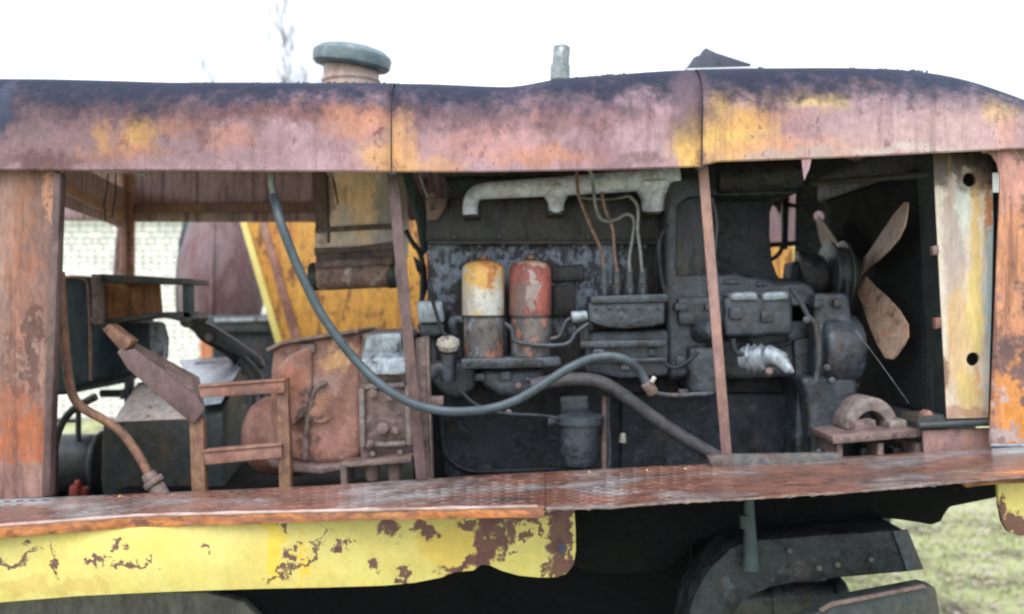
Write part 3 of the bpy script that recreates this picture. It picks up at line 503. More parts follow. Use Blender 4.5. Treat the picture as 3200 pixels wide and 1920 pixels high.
part('channel_flange', G().pr([(306,856),(596,872),(598,890),(312,884)], 2.78, .17), M['gear'], machine, bev=.003)
part('channel_flange', G().pr([(312,1000),(500,976),(590,974),(604,996),(590,1012),(500,990),(330,1014)], 2.8, .15), M['gear'], machine, bev=.003)
part('channel_post', G().pr([(284,856),(314,858),(318,1012),(288,1016)], 2.77, .03), M['cover'], machine, bev=.004)
part('channel_post', G().pr([(568,874),(598,874),(600,996),(570,996)], 2.8, .03), M['teal'], machine, bev=.004)
for x, y in ((290,1000),(296,915),(292,880)):
    part('bolt', G().tube([P(x,y,2.755), P(x,y,2.78)], L(9,2.76), 6), M['cover'], machine, bev=.001)
pt = smooth([P(x,y,2.4) for x,y in [(188,850),(192,930),(202,1060),(216,1190),(232,1245),(262,1278),(320,1310),(372,1345),(412,1392),(448,1450),(478,1510)]], 5)
part('bent_pipe', G().tube(pt, L(14,2.4), 14), M['ochre'], machine, 'bent brown pipe running down to a coupling nut', bev=0)
nut = part('coupling_nut', G().tube([P(462,1478,2.4),P(474,1500,2.4)], [L(22,2.4),L(26,2.4)], 8).tube([P(474,1500,2.4),P(486,1516,2.4)], L(36,2.4), 6).tube([P(486,1516,2.4),P(540,1610,2.4)], L(26,2.4), 10), M['cover'], machine, bev=.004)
# gearbox
d = 2.72
gb = part('gearbox', G().pr([(318,1322),(590,1312),(640,1312),(640,1660),(330,1670),(312,1500)], d, .45), M['gear'], machine, 'dark oily gearbox casing behind the step frame', bev=.012)
part('gearbox_top', bar3([P(352,1318,d+.02),P(600,1308,d+.02),P(600,1316,d+.02),P(352,1326,d+.02)], [P(430,1195,3.0),P(610,1178,3.0),P(610,1186,3.0),P(430,1203,3.0)]), M['geartop'], gb, bev=.004)
part('gearbox_shoulder', bar3([P(640,1300,d),P(700,1290,d),P(700,1660,d),P(640,1660,d)], [P(600,1130,3.2),P(765,1120,3.2),P(765,1400,3.2),P(600,1400,3.2)]), M['gear'], gb, bev=.01)
part('case_lid', bar3([P(632,1262,d-.01),P(692,1254,d-.01),P(692,1262,d-.01),P(632,1270,d-.01)], [P(560,1124,3.25),P(772,1112,3.25),P(772,1118,3.25),P(560,1130,3.25)]), M['lidsheen'], gb, bev=.003)
part('breather', G().tube([P(316,1230,3.0),P(395,1230,3.0)], L(12,3), 12).tube([P(395,1215,3.0),P(400,1245,3.0)], L(22,3), 12), M['gear'], machine, bev=0)
part('winch_drum', G().tube([P(120,1450,3.0),P(330,1448,3.0)], L(92,3.0), 28).tube([P(315,1448,3.0),P(335,1448,3.0)], L(104,3.0), 28), M['gear'], machine, 'dark drum lying beside the gearbox', bev=.006)
part('curved_pipe', G().tube(smooth([P(x,y,2.7) for x,y in [(168,1600),(170,1480),(172,1390),(196,1320),(236,1275),(300,1240)]],5), L(12,2.7), 10), M['gear'], machine, bev=0)
part('small_rod', G().tube([P(245,1250,2.95),P(245,1400,2.95)], L(9,2.95), 8).tube([P(180,1315,2.95),P(245,1315,2.95)], L(6,2.95), 8), M['gear'], machine, bev=0)
# hinge arms
part('hinge_arm', G().pr([(575,1008),(610,992),(680,1030),(740,1066),(812,1120),(826,1150),(800,1160),(740,1110),(680,1080),(580,1024)], 3.05, .04), M['gear'], machine, bev=.008)
part('hinge_arm', G().pr([(590,1020),(660,1056),(760,1110),(790,1150),(770,1175),(700,1110),(620,1060)], 3.15, .04), M['black'], machine, bev=.006)
part('hinge_pin', G().tube([P(652,1055,3.0),P(652,1055,3.08)], L(14,3), 10).tube([P(584,1004,3.0),P(584,1004,3.1)], L(22,3), 12), M['cover'], machine, bev=.002)
part('cable_bundle', G().tube(smooth([P(760,1130,3.0),P(800,1180,2.95),P(810,1260,2.9),P(800,1330,2.9)],4), L(22,2.9), 10), M['gear'], machine, bev=0)
# step frame
st = part('step_frame', G().pr([(590,1300),(634,1310),(644,1610),(600,1612)], 2.42, .03), M['ochre'], machine, 'small rusty step frame of two uprights and two rungs', bev=.003)
part('upright', G().pr([(862,1182),(898,1182),(912,1610),(874,1610)], 2.42, .03), M['ochre'], st, bev=.003)
part('rung', G().pr([(618,1204),(890,1184),(890,1192),(620,1212)], 2.405, .04).pr([(620,1212),(890,1192),(888,1228),(626,1244)], 2.41, .005), M['casing'], st, bev=.002)
part('rung', G().pr([(634,1408),(880,1386),(880,1394),(636,1416)], 2.405, .04).pr([(636,1416),(880,1394),(880,1430),(640,1454)], 2.41, .005), M['casing'], st, bev=.002)
# leaning angle iron
ai = thing('angle_iron', P(620,1325,2.41), 'rusty bent steel trough slanting down onto the step frame', 'scrap steel')
part('wide_flange', bar3([P(367,1103,2.36),P(400,1155,2.36),P(584,1312,2.40),P(603,1326,2.40),P(640,1279,2.405),P(612,1236,2.405),P(420,1090,2.365)], [q+Vector((0,.006,0)) for q in (P(367,1103,2.36),P(400,1155,2.36),P(584,1312,2.40),P(603,1326,2.40),P(640,1279,2.405),P(612,1236,2.405),P(420,1090,2.365))]), M['postdark'], ai, bev=.001)
part('back_flange', bar3([P(367,1103,2.364),P(640,1279,2.409),P(640,1273,2.412),P(372,1096,2.367)], [P(402,1066,2.50),P(624,1184,2.52),P(622,1178,2.52),P(404,1060,2.50)]), M['cover'], ai, bev=.001)
part('stub_end', G().pr([(318,1030),(340,1012),(412,1066),(400,1085),(380,1102)], 2.39, .05), M['ochre'], ai, bev=.003)

# ------------------------------------------------------------------ clutch housing between bays
d = 2.52
cs = part('clutch_housing', G().pr([(852,1075),(880,1068),(1030,1050),(1120,1030),(1130,1100),(1130,1425),(1090,1455),(985,1462),(900,1440),(860,1400),(840,1300),(842,1150)], d, .45), M['casing'], machine, 'rusty brown clutch housing with a rounded nose', bev=.03, seg=4)
part('housing_lip', G().pr([(828,1090),(880,1066),(1000,1046),(1120,1028),(1122,1040),(1000,1058),(880,1078),(836,1102)], d-.03, .3), M['cover'], cs, bev=.004)
part('foot_lip', G().pr([(830,1440),(900,1448),(1000,1456),(1100,1448),(1270,1430),(1270,1444),(1100,1464),(1000,1482),(920,1478),(850,1462)], d-.03, .2), M['cover'], cs, bev=.006)
g = G().lathe(P(868,1360,2.66), [(.001,-.10),(.05,-.095),(.09,-.075),(.115,-.04),(.12,0),(.12,.08)], axis=(1,0,0), seg=32)
part('housing_nose', g, M['casing'], cs, bev=0)
part('curved_plate', G().pr([(856,1290),(864,1150),(900,1110),(960,1085),(972,1100),(974,1220),(960,1290),(920,1330),(880,1330)], d-.02, .04), M['casing'], cs, bev=.012, seg=3)
part('raised_disc', G().tube([P(1000,1250,d-.004),P(1000,1250,d+.02)], L(72,d), 32), M['casing'], cs, bev=.003)
part('weld_seam', G().tube(smooth([P(x,y,d-.008) for x,y in [(1022,1196),(985,1222),(966,1280),(958,1350),(952,1440)]],5), [.006+.004*((i*7)%5)/5 for i in range(21)], 8), M['cover'], cs, bev=0, rough=.003)
part('housing_crest', G().bx(930,1072,985,1110,d-.015,.05), M['cover'], cs, bev=.012)
pl = part('pump_body', G().pr([(1128,1040),(1262,1032),(1282,1100),(1288,1435),(1122,1440),(1120,1120)], d+.005, .35), M['cover'], machine, 'brown pump body with a recessed bolted cover', bev=.014)
part('wet_top', bar3([P(1130,1120,d-.04),P(1268,1118,d-.04),P(1270,1172,d-.05),P(1126,1176,d-.05)], [P(1138,1042,d+.1),P(1250,1034,d+.1),P(1252,1050,d+.1),P(1136,1060,d+.1)]), M['pale'], pl, bev=.014)
part('wet_hump', G().pr([(1140,1045),(1255,1036),(1262,1110),(1130,1114)], d-.015, .1), M['pale'], pl, bev=.016)
for a in ([(1120,1215),(1138,1215),(1142,1400),(1122,1404)], [(1264,1205),(1284,1204),(1288,1392),(1268,1396)], [(1142,1385),(1268,1378),(1268,1396),(1142,1402)], [(1138,1200),(1264,1194),(1264,1212),(1138,1218)]):
    part('cover_rim', G().pr(a, d-.02, .04), M['arch'], pl, bev=.006)
part('cover_plate', G().pr([(1140,1214),(1266,1208),(1268,1382),(1142,1390)], d-.004, .02), M['cover'], pl, bev=.002, cuts=4, rough=.004)
for x, y, r in ((1195,1340,20),(1165,1230,15),(1236,1345,13),(1158,1385,12),(1218,1245,11),(1165,1420,10),(1250,1415,10)):
    part('bolt', G().tube([P(x,y,d-.035), P(x,y,d)], L(r,d), 8), M['cover'], pl, bev=.003)
part('leg_bracket', G().pr([(1062,1448),(1285,1428),(1285,1446),(1084,1462),(1086,1590),(1068,1590)], 2.45, .12), M['cover'], machine, bev=.003)
for x in (1163, 1233):
    part('drain_foot', G().tube([P(x,1445,2.5),P(x,1480,2.5),P(x,1500,2.5)], [L(25,2.5),L(22,2.5),L(19,2.5)], 16), M['cover'], machine, bev=0)

# ------------------------------------------------------------------ hanging air duct
d = 2.85
du = part('air_duct', G().pr([(972,520),(1228,520),(1240,700),(1236,790),(980,800),(984,700)], d, .35), M['duct'], machine, 'ochre and grey sheet metal air duct hanging from the hood', bev=.006)
part('duct_fold', G().pr([(972,535),(1018,535),(1026,700),(986,712)], d-.008, .01), M['postdark'], du, bev=.002)
part('duct_seam', G().tube(smooth([P(1022,550,d-.004),P(1026,640,d-.004),P(1026,760,d-.004)],3), .003, 6), M['black'], du, bev=0)
part('duct_crack', G().tube(smooth([P(1040,555,d-.002),P(1050,600,d-.002),P(1056,640,d-.002)],3), .0025, 6), M['black'], du, bev=0)
part('strap', G().pr([(984,712),(1160,702),(1235,700),(1235,716),(1160,718),(984,728)], d-.012, .014), M['soot'], du, bev=.002)
part('strap', G().pr([(980,776),(1100,772),(1236,756),(1238,780),(1100,788),(982,796)], d-.016, .02), M['soot'], du, bev=.003)
lb = part('duct_box', G().pr([(982,788),(1236,778),(1240,830),(990,842)], d-.01, .3), M['soot'], machine, bev=.008)
part('box_hem', G().pr([(984,815),(1225,802),(1225,826),(984,842)], d-.03, .03), M['cover'], lb, bev=.006)
rl = part('roller', G().tube([P(996,864,d+.02),P(1222,854,d+.02)], L(45,d), 28), M['rollm'], machine, 'sooty roller under the duct', bev=0)
part('roller_end', G().tube([P(968,866,d+.02),P(998,866,d+.02)], L(44,d), 24), M['gear'], rl, bev=.006); part('roller_end', G().tube([P(1210,858,d+.02),P(1238,856,d+.02)], L(46,d), 24), M['gear'], rl, bev=.006)
# slanting dark strut and lines behind the leaning post
part('dark_strut', G().pr([(1250,530),(1282,530),(1330,650),(1335,780),(1318,800),(1300,700)], 2.8, .05), M['teal'], machine, bev=.006)
part('control_rod', G().tube(smooth([P(1268,720,2.75),P(1290,760,2.75),P(1312,790,2.75),P(1322,840,2.75),P(1318,940,2.75)],4), L(8,2.75), 8).tube([P(1302,842,2.74),P(1326,842,2.74)], L(7,2.75), 8), M['black'], machine, bev=0)
part('link_arm', G().pr([(1290,800),(1330,830),(1336,900),(1316,960),(1306,950),(1322,880),(1300,840)], 2.78, .02), M['black'], machine, bev=.004)

# ------------------------------------------------------------------ engine
blk = part('engine_block', G().pr([(1335,757),(2090,757),(2090,1185),(1400,1190),(1335,1130)], 2.68, .36), M['block'], machine, 'dark engine block with flaking blue grey paint', bev=.008)
hd = part('cylinder_head', G().pr([(1331,640),(1380,622),(2090,622),(2090,757),(1331,757)], 2.665, .38), M['head'], machine, 'sooty cylinder head', bev=.006)
part('head_lug', G().pr([(1330,622),(1395,618),(1398,640),(1366,688),(1332,690)], 2.63, .03), M['cover'], hd, bev=.005)
part('lug_knob', G().tube([P(1352,604,2.65),P(1352,622,2.65)], L(13,2.65), 10), M['cover'], hd, bev=.002)
part('lug_slot', G().tube([P(1351,652,2.626),P(1351,652,2.64)], L(6,2.63), 8), M['black'], hd, bev=0)
part('rocker_cover', G().pr([(1383,552),(1500,545),(2100,540),(2100,640),(1383,640)], 2.74, .25), M['engine'], machine, 'dark rocker cover', bev=.02, seg=3)
part('cover_edge', G().pr([(1385,532),(1890,530),(1890,546),(1385,550)], 2.7, .28), M['head'], machine, bev=.003)
for x in (1420, 1560, 1700, 1840):
    part('head_bolt', G().tube([P(x,740,2.655),P(x,740,2.67)], L(9,2.66), 6), M['engine'], hd, bev=.001)
part('block_ledge', G().pr([(1335,752),(2088,752),(2088,764),(1335,764)], 2.655, .03), M['head'], blk, bev=.002)
part('nameplate', G().pr([(1722,830),(1826,828),(1826,880),(1722,882)], 2.66, .03), M['head'], blk, bev=.008)
part('side_cover', G().pr([(1728,890),(1800,888),(1800,985),(1728,990)], 2.65, .04), M['head'], blk, bev=.006)
# intake manifold
d = 2.58
mp = smooth([P(x,y,d) for x,y in [(1470,672),(1470,640),(1482,610),(1518,597),(1600,592),(1740,583),(1880,573),(2000,563),(2120,550)]],5)
nr = len(mp); mf = part('intake_manifold', G().tube(mp, [L(24 + 13*max(0,(i/nr-.25))/.75, d) for i in range(nr)], 20), M['manifold'], machine, 'pale grey intake manifold pipe along the cylinder head', bev=0)
for x, y0, r0, r1, y1 in ((1736,588,48,24,662),(2040,575,64,36,660)):
    part('branch', G().tube([P(x,y0,d+.01),P(x+1,y0+24,d+.01),P(x+2,y0+46,d+.015),P(x+2,y1,d+.02)], [L(r0,d),L(r0*.8,d),L(r1*1.1,d),L(r1,d)], 18), M['manifold'], mf, bev=0)
for x, y in ((1470,672),(1738,664),(2042,662)):
    part('port_flange', G().pr([(x-27,y-6),(x+27,y-6),(x+27,y+10),(x-27,y+10)], d+.0, .09), M['head'], mf, bev=.01)
part('bleed_pipe', G().tube(smooth([P(1810,618,2.62),P(1900,624,2.62),P(1965,612,2.62)],4), L(5,2.62), 8), M['steelpipe'], machine, bev=0)
# exhaust side box and cooler column
part('exhaust_box', G().pr([(2096,500),(2515,488),(2512,596),(2470,612),(2200,615),(2100,600)], 2.6, .3), M['black'], machine, 'sooty black exhaust box under the hood', bev=.015)
part('exhaust_roll', G().tube([P(2240,560,2.6),P(2500,552,2.6)], L(46,2.6), 20), M['black'], machine, bev=.004)
cc = part('cooler_column', G().pr([(2088,560),(2160,545),(2206,560),(2216,640),(2222,900),(2216,1185),(2088,1188),(2078,900),(2080,640)], 2.55, .25), M['engine'], machine, 'grey upright cooler casing in the middle of the engine', bev=.018, seg=3)
part('column_panel', G().pr([(2116,640),(2150,612),(2204,612),(2208,860),(2112,864)], 2.545, .02), M['head'], cc, bev=.006)
part('dark_shield', G().pr([(2200,600),(2408,600),(2406,740),(2414,820),(2432,866),(2470,890),(2470,930),(2200,930)], 2.72, .02), M['black'], machine, bev=.004)
part('pump_cover', G().pr([(2082,868),(2200,850),(2300,850),(2440,884),(2520,878),(2552,900),(2560,960),(2082,965)], 2.58, .25), M['engine'], machine, bev=.016, seg=3)
part('governor_box', G().pr([(2118,930),(2280,924),(2282,1012),(2120,1018)], 2.53, .15), M['engine'], machine, bev=.01)
cp = part('compressor', G().pr([(2262,925),(2478,918),(2482,1048),(2268,1054)], 2.5, .2), M['engine'], machine, 'grey compressor block with two lugs', bev=.014, seg=3)
for x in (2330, 2430):
    part('lug', G().pr([(x-46,914),(x+40,910),(x+42,940),(x-48,942)], 2.485, .09), M['pale'], cp, bev=.014)
part('crankcase', G().pr([(2085,1010),(2540,1000),(2540,1180),(2420,1186),(2085,1195)], 2.62, .35), M['engine'], machine, 'greasy crankcase side', bev=.02)
part('ribbed_edge', G().tube(smooth([P(2270,1060,2.58),P(2330,1062,2.58),P(2360,1090,2.58),P(2400,1088,2.58),P(2470,1070,2.58)],4), L(9,2.58), 8), M['black'], machine, bev=0)
for x, y in ((2370,1045),(2470,1046),(2180,1040)):
    part('bolt', G().tube([P(x,y,2.56),P(x,y,2.62)], L(13,2.58), 6), M['engine'], machine, bev=.002)
part('oil_filler', G().tube([P(2185,1035,2.56),P(2235,1030,2.5)], [L(40,2.5),L(34,2.5)], 18), M['engine'], machine, bev=.008)
# gear-end housing
fh = part('front_housing', G().pr([(2545,916),(2640,914),(2656,930),(2664,1010),(2664,1180),(2545,1180)], 2.54, .3), M['engine'], machine, 'large grey timing housing at the fan end', bev=.022, seg=3)
part('housing_drum', G().tube([P(2548,1095,2.6),P(2672,1095,2.6)], [L(118,2.6),L(112,2.6)], 40), M['engine'], fh, bev=.02, seg=3)
part('drum_flange', G().tube(smooth([P(x,y,2.475) for x,y in [(2520,990),(2545,1010),(2556,1060),(2558,1120),(2550,1190)]],4), L(10,2.47), 10), M['engine'], fh, bev=0)
part('housing_foot', G().pr([(2500,1180),(2680,1170),(2690,1330),(2688,1500),(2600,1520),(2545,1520),(2530,1340),(2520,1240)], 2.53, .3), M['engine'], fh, bev=.016, seg=3)
part('rear_foot', G().pr([(2478,1060),(2545,1050),(2545,1540),(2500,1540),(2478,1540),(2490,1250)], 2.6, .25), M['engine'], fh, bev=.014)
for x, y in ((2585,1150),(2560,1415),(2520,1000),(2600,1190)):
    part('bolt', G().tube([P(x,y,2.46),P(x,y,2.54)], L(12,2.5), 6), M['engine'], fh, bev=.002)
# feed pump with pale fittings
fp = part('feed_pump', G().tube([P(2318,1120,2.5),P(2390,1122,2.46)], [L(36,2.5),L(42,2.5)], 18).tube([P(2395,1110,2.47),P(2455,1128,2.44)], [L(34,2.46),L(24,2.46)], 14), M['pale'], machine, 'pale grey feed pump with ribbed body', bev=.005, cuts=1, rough=.004)
for x in (2336, 2356, 2376):
    part('rib', G().tube([P(x,1121,2.485),P(x+6,1121,2.483)], L(46,2.5), 18), M['pale'], fp, bev=.001)
part('nozzle', G().tube([P(2440,1128,2.44),P(2466,1158,2.42),P(2480,1164,2.42)], [L(24,2.4),L(16,2.4),L(5,2.4)], 12), M['pale'], fp, bev=0)
part('drain_plug', G().tube([P(2404,1160,2.45),P(2404,1160,2.5)], L(13,2.45), 6), M['cover'], fp, bev=.002)
part('lower_block', G().pr([(2150,1080),(2250,1080),(2250,1240),(2180,1250),(2150,1220)], 2.52, .2), M['engine'], machine, bev=.02, seg=3)
# oil pan
pan = part('oil_pan', G().pr([(1372,1180),(2500,1180),(2490,1580),(1460,1590),(1400,1560),(1378,1380)], 2.74, .3), M['black'], machine, 'black oil pan under the engine', bev=.012)
part('pan_rim', G().tube(smooth([P(x,y,2.735) for x,y in [(1380,1270),(1384,1370),(1402,1430),(1450,1466),(1520,1474),(1740,1466)]],5), L(9,2.73), 8), M['black'], pan, bev=0)
part('pan_step', G().pr([(1940,1230),(2480,1230),(2480,1560),(1940,1560)], 2.71, .05), M['black'], pan, bev=.01)
part('dark_fill_plate', G().pr([(1292,1040),(1420,1040),(1420,1600),(1292,1600)], 2.86, .01), M['black'], machine, bev=0)  # added dark plate, keeps the gap beside the oil pan dark
# left end of engine: pale block, breather cap, levers
part('pale_block', G().pr([(1303,942),(1384,938),(1390,1008),(1306,1012)], 2.55, .1), M['pale'], machine, 'pale grey cast block beside the filters', bev=.01)
part('block_bracket', G().pr([(1300,1012),(1392,1008),(1386,1050),(1316,1056)], 2.57, .1), M['engine'], machine, bev=.008)
bc = part('breather_cap', G().lathe(P(1400,1105,2.48), [(.001,0),(L(14,2.48),.004),(L(30,2.48),L(14,2.48)),(L(37,2.48),L(30,2.48)),(L(34,2.48),L(44,2.48)),(L(18,2.48),L(55,2.48)),(.001,L(57,2.48))], axis=(.03,-.25,1), seg=26), M['lens'], machine, 'clouded pale oval cap on a dark stem', bev=0)
part('cap_band', G().tube([P(1399,1052,2.45),P(1399,1100,2.447)], L(2.5,2.45), 6), M['cover'], bc, bev=0)
part('stem', G().tube([P(1402,1190,2.5),P(1401,1104,2.49)], L(24,2.5), 14), M['engine'], bc, bev=.004)
part('oil_pump_lump', G().pr([(1345,1150),(1380,1130),(1470,1130),(1500,1160),(1490,1220),(1440,1245),(1390,1235),(1350,1200)], 2.55, .2), M['engine'], machine, bev=.025, seg=3)
part('elbow', G().tube(smooth([P(1345,1170,2.5),P(1370,1150,2.5),P(1400,1150,2.5)],4), L(24,2.5), 14), M['engine'], machine, bev=0)
part('filter_elbow', G().tube(smooth([P(1450,1000,2.55),P(1424,998,2.55),P(1416,1012,2.55),P(1424,1040,2.56)],4), L(16,2.55), 12), M['engine'], machine, bev=0)
# fuel filters
for x, upm, lab in ((1510, M['f_yellow'], 'fuel filter with flaking cream and yellow paint'), (1657, M['f_red'], 'fuel filter with flaking maroon and white paint')):
    d = 2.53; r = L(66, d)
    ff = part('fuel_filter', G().lathe(P(x,988,d), [(r*.97,0),(r,.004),(r,L(140,d)),(r*.96,L(154,d)),(r*.8,L(164,d)),(r*.4,L(172,d)),(.001,L(174,d))], seg=36), upm, machine, lab, bev=0, ang=50)
    part('filter_bowl', G().lathe(P(x+2,1122,d), [(r*.88,0),(r*.94,.006),(r*.95,L(132,d))], seg=36), M['f_low'], ff, bev=0)
    part('joint_ring', G().lathe(P(x+1,992,d), [(r*1.02,0),(r*1.03,.003),(r*1.02,.006)], seg=36), M['head'], ff, bev=0)
    part('cap_nut', G().tube([P(x,812,d),P(x,798,d)], L(15,d), 6), M['ochre'], ff, bev=.002)
part('filter_base', G().pr([(1438,1120),(1750,1114),(1756,1142),(1700,1150),(1440,1156)], 2.46, .16), M['engine'], machine, bev=.008)
part('filter_bracket', G().pr([(1492,1150),(1712,1146),(1700,1200),(1652,1244),(1560,1240),(1500,1205)], 2.5, .15), M['engine'], machine, bev=.025, seg=3)
for x, y in ((1610,1255),(1620,1205),(1590,1290),(1690,1135)):
    part('bolt', G().tube([P(x,y,2.485),P(x,y,2.53)], L(11,2.5), 6), M['cover'], machine, bev=.002)
# injection pump
d = 2.46
ip = part('injection_pump', G().pr([(1838,946),(2080,938),(2080,1012),(2040,1022),(1960,1028),(1890,1022),(1838,1006)], d, .13), M['engine'], machine, 'dark grey injection pump with four outlets', bev=.008)
part('pump_deck', G().pr([(1846,926),(2090,918),(2092,944),(1846,950)], d-.01, .14), M['engine'], ip, bev=.005)
part('pump_base', G().pr([(1826,1036),(2090,1030),(2090,1176),(1940,1184),(1826,1160)], d+.05, .15), M['engine'], ip, bev=.012)
part('base_rail', G().pr([(1812,1066),(2084,1060),(2084,1084),(1812,1090)], d+.02, .05), M['engine'], ip, bev=.006)
part('base_rail', G().pr([(1830,1120),(2084,1116),(2084,1134),(1830,1138)], d+.03, .04), M['engine'], ip, bev=.006)
part('pump_bracket', G().pr([(1776,985),(1842,975),(1846,1080),(1812,1086),(1806,1020),(1780,1010)], d+.03, .05), M['engine'], ip, bev=.01)
part('bracket_knob', G().tube([P(1786,992,d+.01),P(1836,986,d+.01)], [L(20,d),L(16,d)], 12), M['pale'], ip, bev=.004)
for i, x in enumerate((1886, 1926, 1966, 2006)):
    o = part('delivery_valve', G().tube([P(x,930,d+.06),P(x,892,d+.06),P(x+1,888,d+.06),P(x+2,838,d+.06)], [L(19,d),L(19,d),L(16,d),L(14,d)], 12), M['engine'], ip, bev=0)
    part('valve_nut', G().tube([P(x+2,926,d+.02),P(x+2,902,d+.02)], L(11,d), 6), M['engine'], ip, bev=.002)
lines = [([(1802,536),(1806,600),(1822,650),(1846,710),(1868,756),(1880,790),(1888,850)], 'copper'), ([(1880,600),(1890,650),(1902,682),(1914,716),(1918,760),(1922,810),(1928,850)], 'copper'),
         ([(1856,600),(1862,650),(1876,682),(1898,692),(1930,684),(1956,670),(1976,678),(1982,706),(1974,760),(1966,810),(1968,850)], 'steelpipe'), ([(1968,614),(1988,636),(1994,670),(1992,720),(2000,780),(2006,850)], 'steelpipe')]
for i, (q, mt) in enumerate(lines):
    dd = 2.52 - .01*i
    part('injection_line', G().tube(smooth([P(x,y,dd) for x,y in q],5), L(5.5,dd), 8), M[mt], machine, bev=0)
part('hood_wire', G().tube([P(1840,528,2.4),P(1850,548,2.42),P(1856,600,2.5)], L(6,2.4), 8), M['pale'], machine, bev=0)
# sediment bowl and small fittings
d = 2.5
sb = part('sediment_bowl', G().lathe(P(1808,1462,d), [(L(38,d),0),(L(50,d),.008),(L(57,d),.025),(L(60,d),L(105,d)),(L(60,d),L(118,d))], seg=32), M['engine'], machine, 'grey sediment bowl hanging low on the engine', bev=0)
part('bowl_cap', G().lathe(P(1812,1344,d), [(L(62,d),0),(L(62,d),L(18,d)),(L(74,d),L(20,d)),(L(74,d),L(44,d)),(L(60,d),L(52,d)),(L(40,d),L(56,d))], seg=32), M['engine'], sb, bev=0)
part('side_plug', G().tube([P(1712,1316,d),P(1748,1316,d)], [L(20,d),L(14,d)], 10), M['engine'], sb, bev=.002)
part('cap_bracket', G().pr([(1750,1240),(1840,1236),(1842,1300),(1752,1300)], 2.56, .1), M['engine'], sb, bev=.01)
part('dipstick_rod', G().tube([P(1890,1240,2.5),P(1888,1470,2.5)], L(9,2.5), 8), M['cover'], machine, bev=0)
part('pale_fitting', G().tube([P(1946,1354,2.6),P(1946,1384,2.6)], [L(9,2.6),L(13,2.6)], 10), M['lens'], machine, bev=.002)
part('drain_hose', G().tube(smooth([P(x,y,2.46) for x,y in [(1660,1204),(1740,1190),(1830,1186),(1890,1200),(1960,1244),(2060,1318),(2160,1382),(2250,1432)]],5), L(21,2.46), 14), M['rubber2'], machine, 'grimy rubber drain hose sloping behind the orange bar', bev=0)
# small lines, bolts and caps that crowd the engine side
for x in range(1350, 2080, 74):
    part('block_bolt', G().tube([P(x,772,2.655),P(x,772,2.69)], L(8,2.66), 6), M['engine'], blk, bev=.001)
for x in (1465, 1540, 1625, 1700):
    part('base_bolt', G().tube([P(x,1130,2.445),P(x,1130,2.48)], L(9,2.45), 6), M['engine'], machine, bev=.001)
for x in (1862, 1905, 1950, 2000, 2060):
    part('pump_screw', G().tube([P(x,962,2.45),P(x,962,2.47)], L(6,2.45), 6), M['engine'], ip, bev=.001)
for q, r_, m_ in (([(1577,1010),(1600,1030),(1620,1070),(1760,1078),(1800,1040),(1840,1010)], 7, 'engine'), ([(1720,1060),(1748,1050),(1766,1010),(1782,996)], 7, 'engine'), ([(1340,880),(1352,940),(1380,1030),(1400,1052)], 6, 'black'), ([(2080,1140),(2110,1150),(2150,1130),(2180,1100)], 7, 'black'),
    ([(1430,1210),(1480,1260),(1560,1290),(1700,1300),(1745,1310)], 6, 'black'), ([(2090,700),(2060,760),(2066,860),(2080,920)], 6, 'black'), ([(1905,1240),(1900,1320),(1906,1420),(1900,1500)], 6, 'black'), ([(2225,620),(2240,700),(2232,800),(2240,860)], 6, 'engine'), ([(2290,1060),(2300,1100),(2330,1110)], 8, 'engine'), ([(2470,900),(2500,940),(2520,980),(2530,1000)], 8, 'engine')):
    part('fuel_line', G().tube(smooth([P(x,y,2.47) for x,y in q],5), L(r_,2.47), 8), M[m_], machine, bev=0)
for x, y, w_, h_, d_ in ((1500,1180,30,26,2.49),(1580,1175,36,30,2.49),(1650,1185,24,20,2.49),(2130,960,40,26,2.52),(2220,960,30,24,2.52),(2300,980,40,40,2.49),(2400,990,40,36,2.49),(1870,1100,36,20,2.48),(1960,1150,44,20,2.5),(2040,1100,24,30,2.5),(2560,950,30,30,2.52),(2620,950,26,26,2.52),(2130,1130,30,34,2.54),(2200,900,40,20,2.56),(2290,880,46,16,2.57),(2380,890,30,14,2.57)):
    part('cast_boss', G().pr([(x-w_/2,y-h_/2),(x+w_/2,y-h_/2),(x+w_/2+3,y+h_/2),(x-w_/2-3,y+h_/2)], d_, .05), M['engine'], machine, bev=.006)
# ------------------------------------------------------------------ radiator, fan, mount
rx0, rx1, rd0, rd1 = 1.118, 1.285, 2.35, 3.2
z0, z1 = EYE-.305, EYE+.405
rad = part('radiator', G().box(((rx0+rx1)/2, (rd0+rd1)/2+.02, (z0+z1)/2), (rx1-rx0-.03, rd1-rd0-.05, z1-z0-.02)), M['core'], machine, 'radiator with a white and rust streaked side frame', bev=.004)
def plate_holes(poly, holes, d, th):
    bm = bmesh.new(); loops = []
    def ring(pts):
        vs_ = [bm.verts.new(P(x,y,d)) for x,y in pts]; return [bm.edges.new((vs_[i], vs_[(i+1)%len(vs_)])) for i in range(len(vs_))]
    e = ring(poly)
    for (x,y,r) in holes: e += ring([(x+r*math.cos(a*math.pi/10), y+r*math.sin(a*math.pi/10)) for a in range(20)])
    bmesh.ops.triangle_fill(bm, edges=e, use_beauty=True)
    me = bpy.data.meshes.new('x'); bm.normal_update(); bm.to_mesh(me); bm.free()
    g = G(); n = len(me.vertices); ed = {}
    tris = [tuple(p.vertices) for p in me.polygons]
    for t in tris:
        for i in range(3): k_ = (t[i], t[(i+1)%3]); ed[tuple(sorted(k_))] = None if tuple(sorted(k_)) in ed else k_
    g.add([v.co for v in me.vertices]+[v.co+Vector((0,th,0)) for v in me.vertices], tris+[tuple(i+n for i in reversed(t)) for t in tris]+[(b,a,a+n,b+n) for q in ed.values() if q for a,b in [q]])
    return g
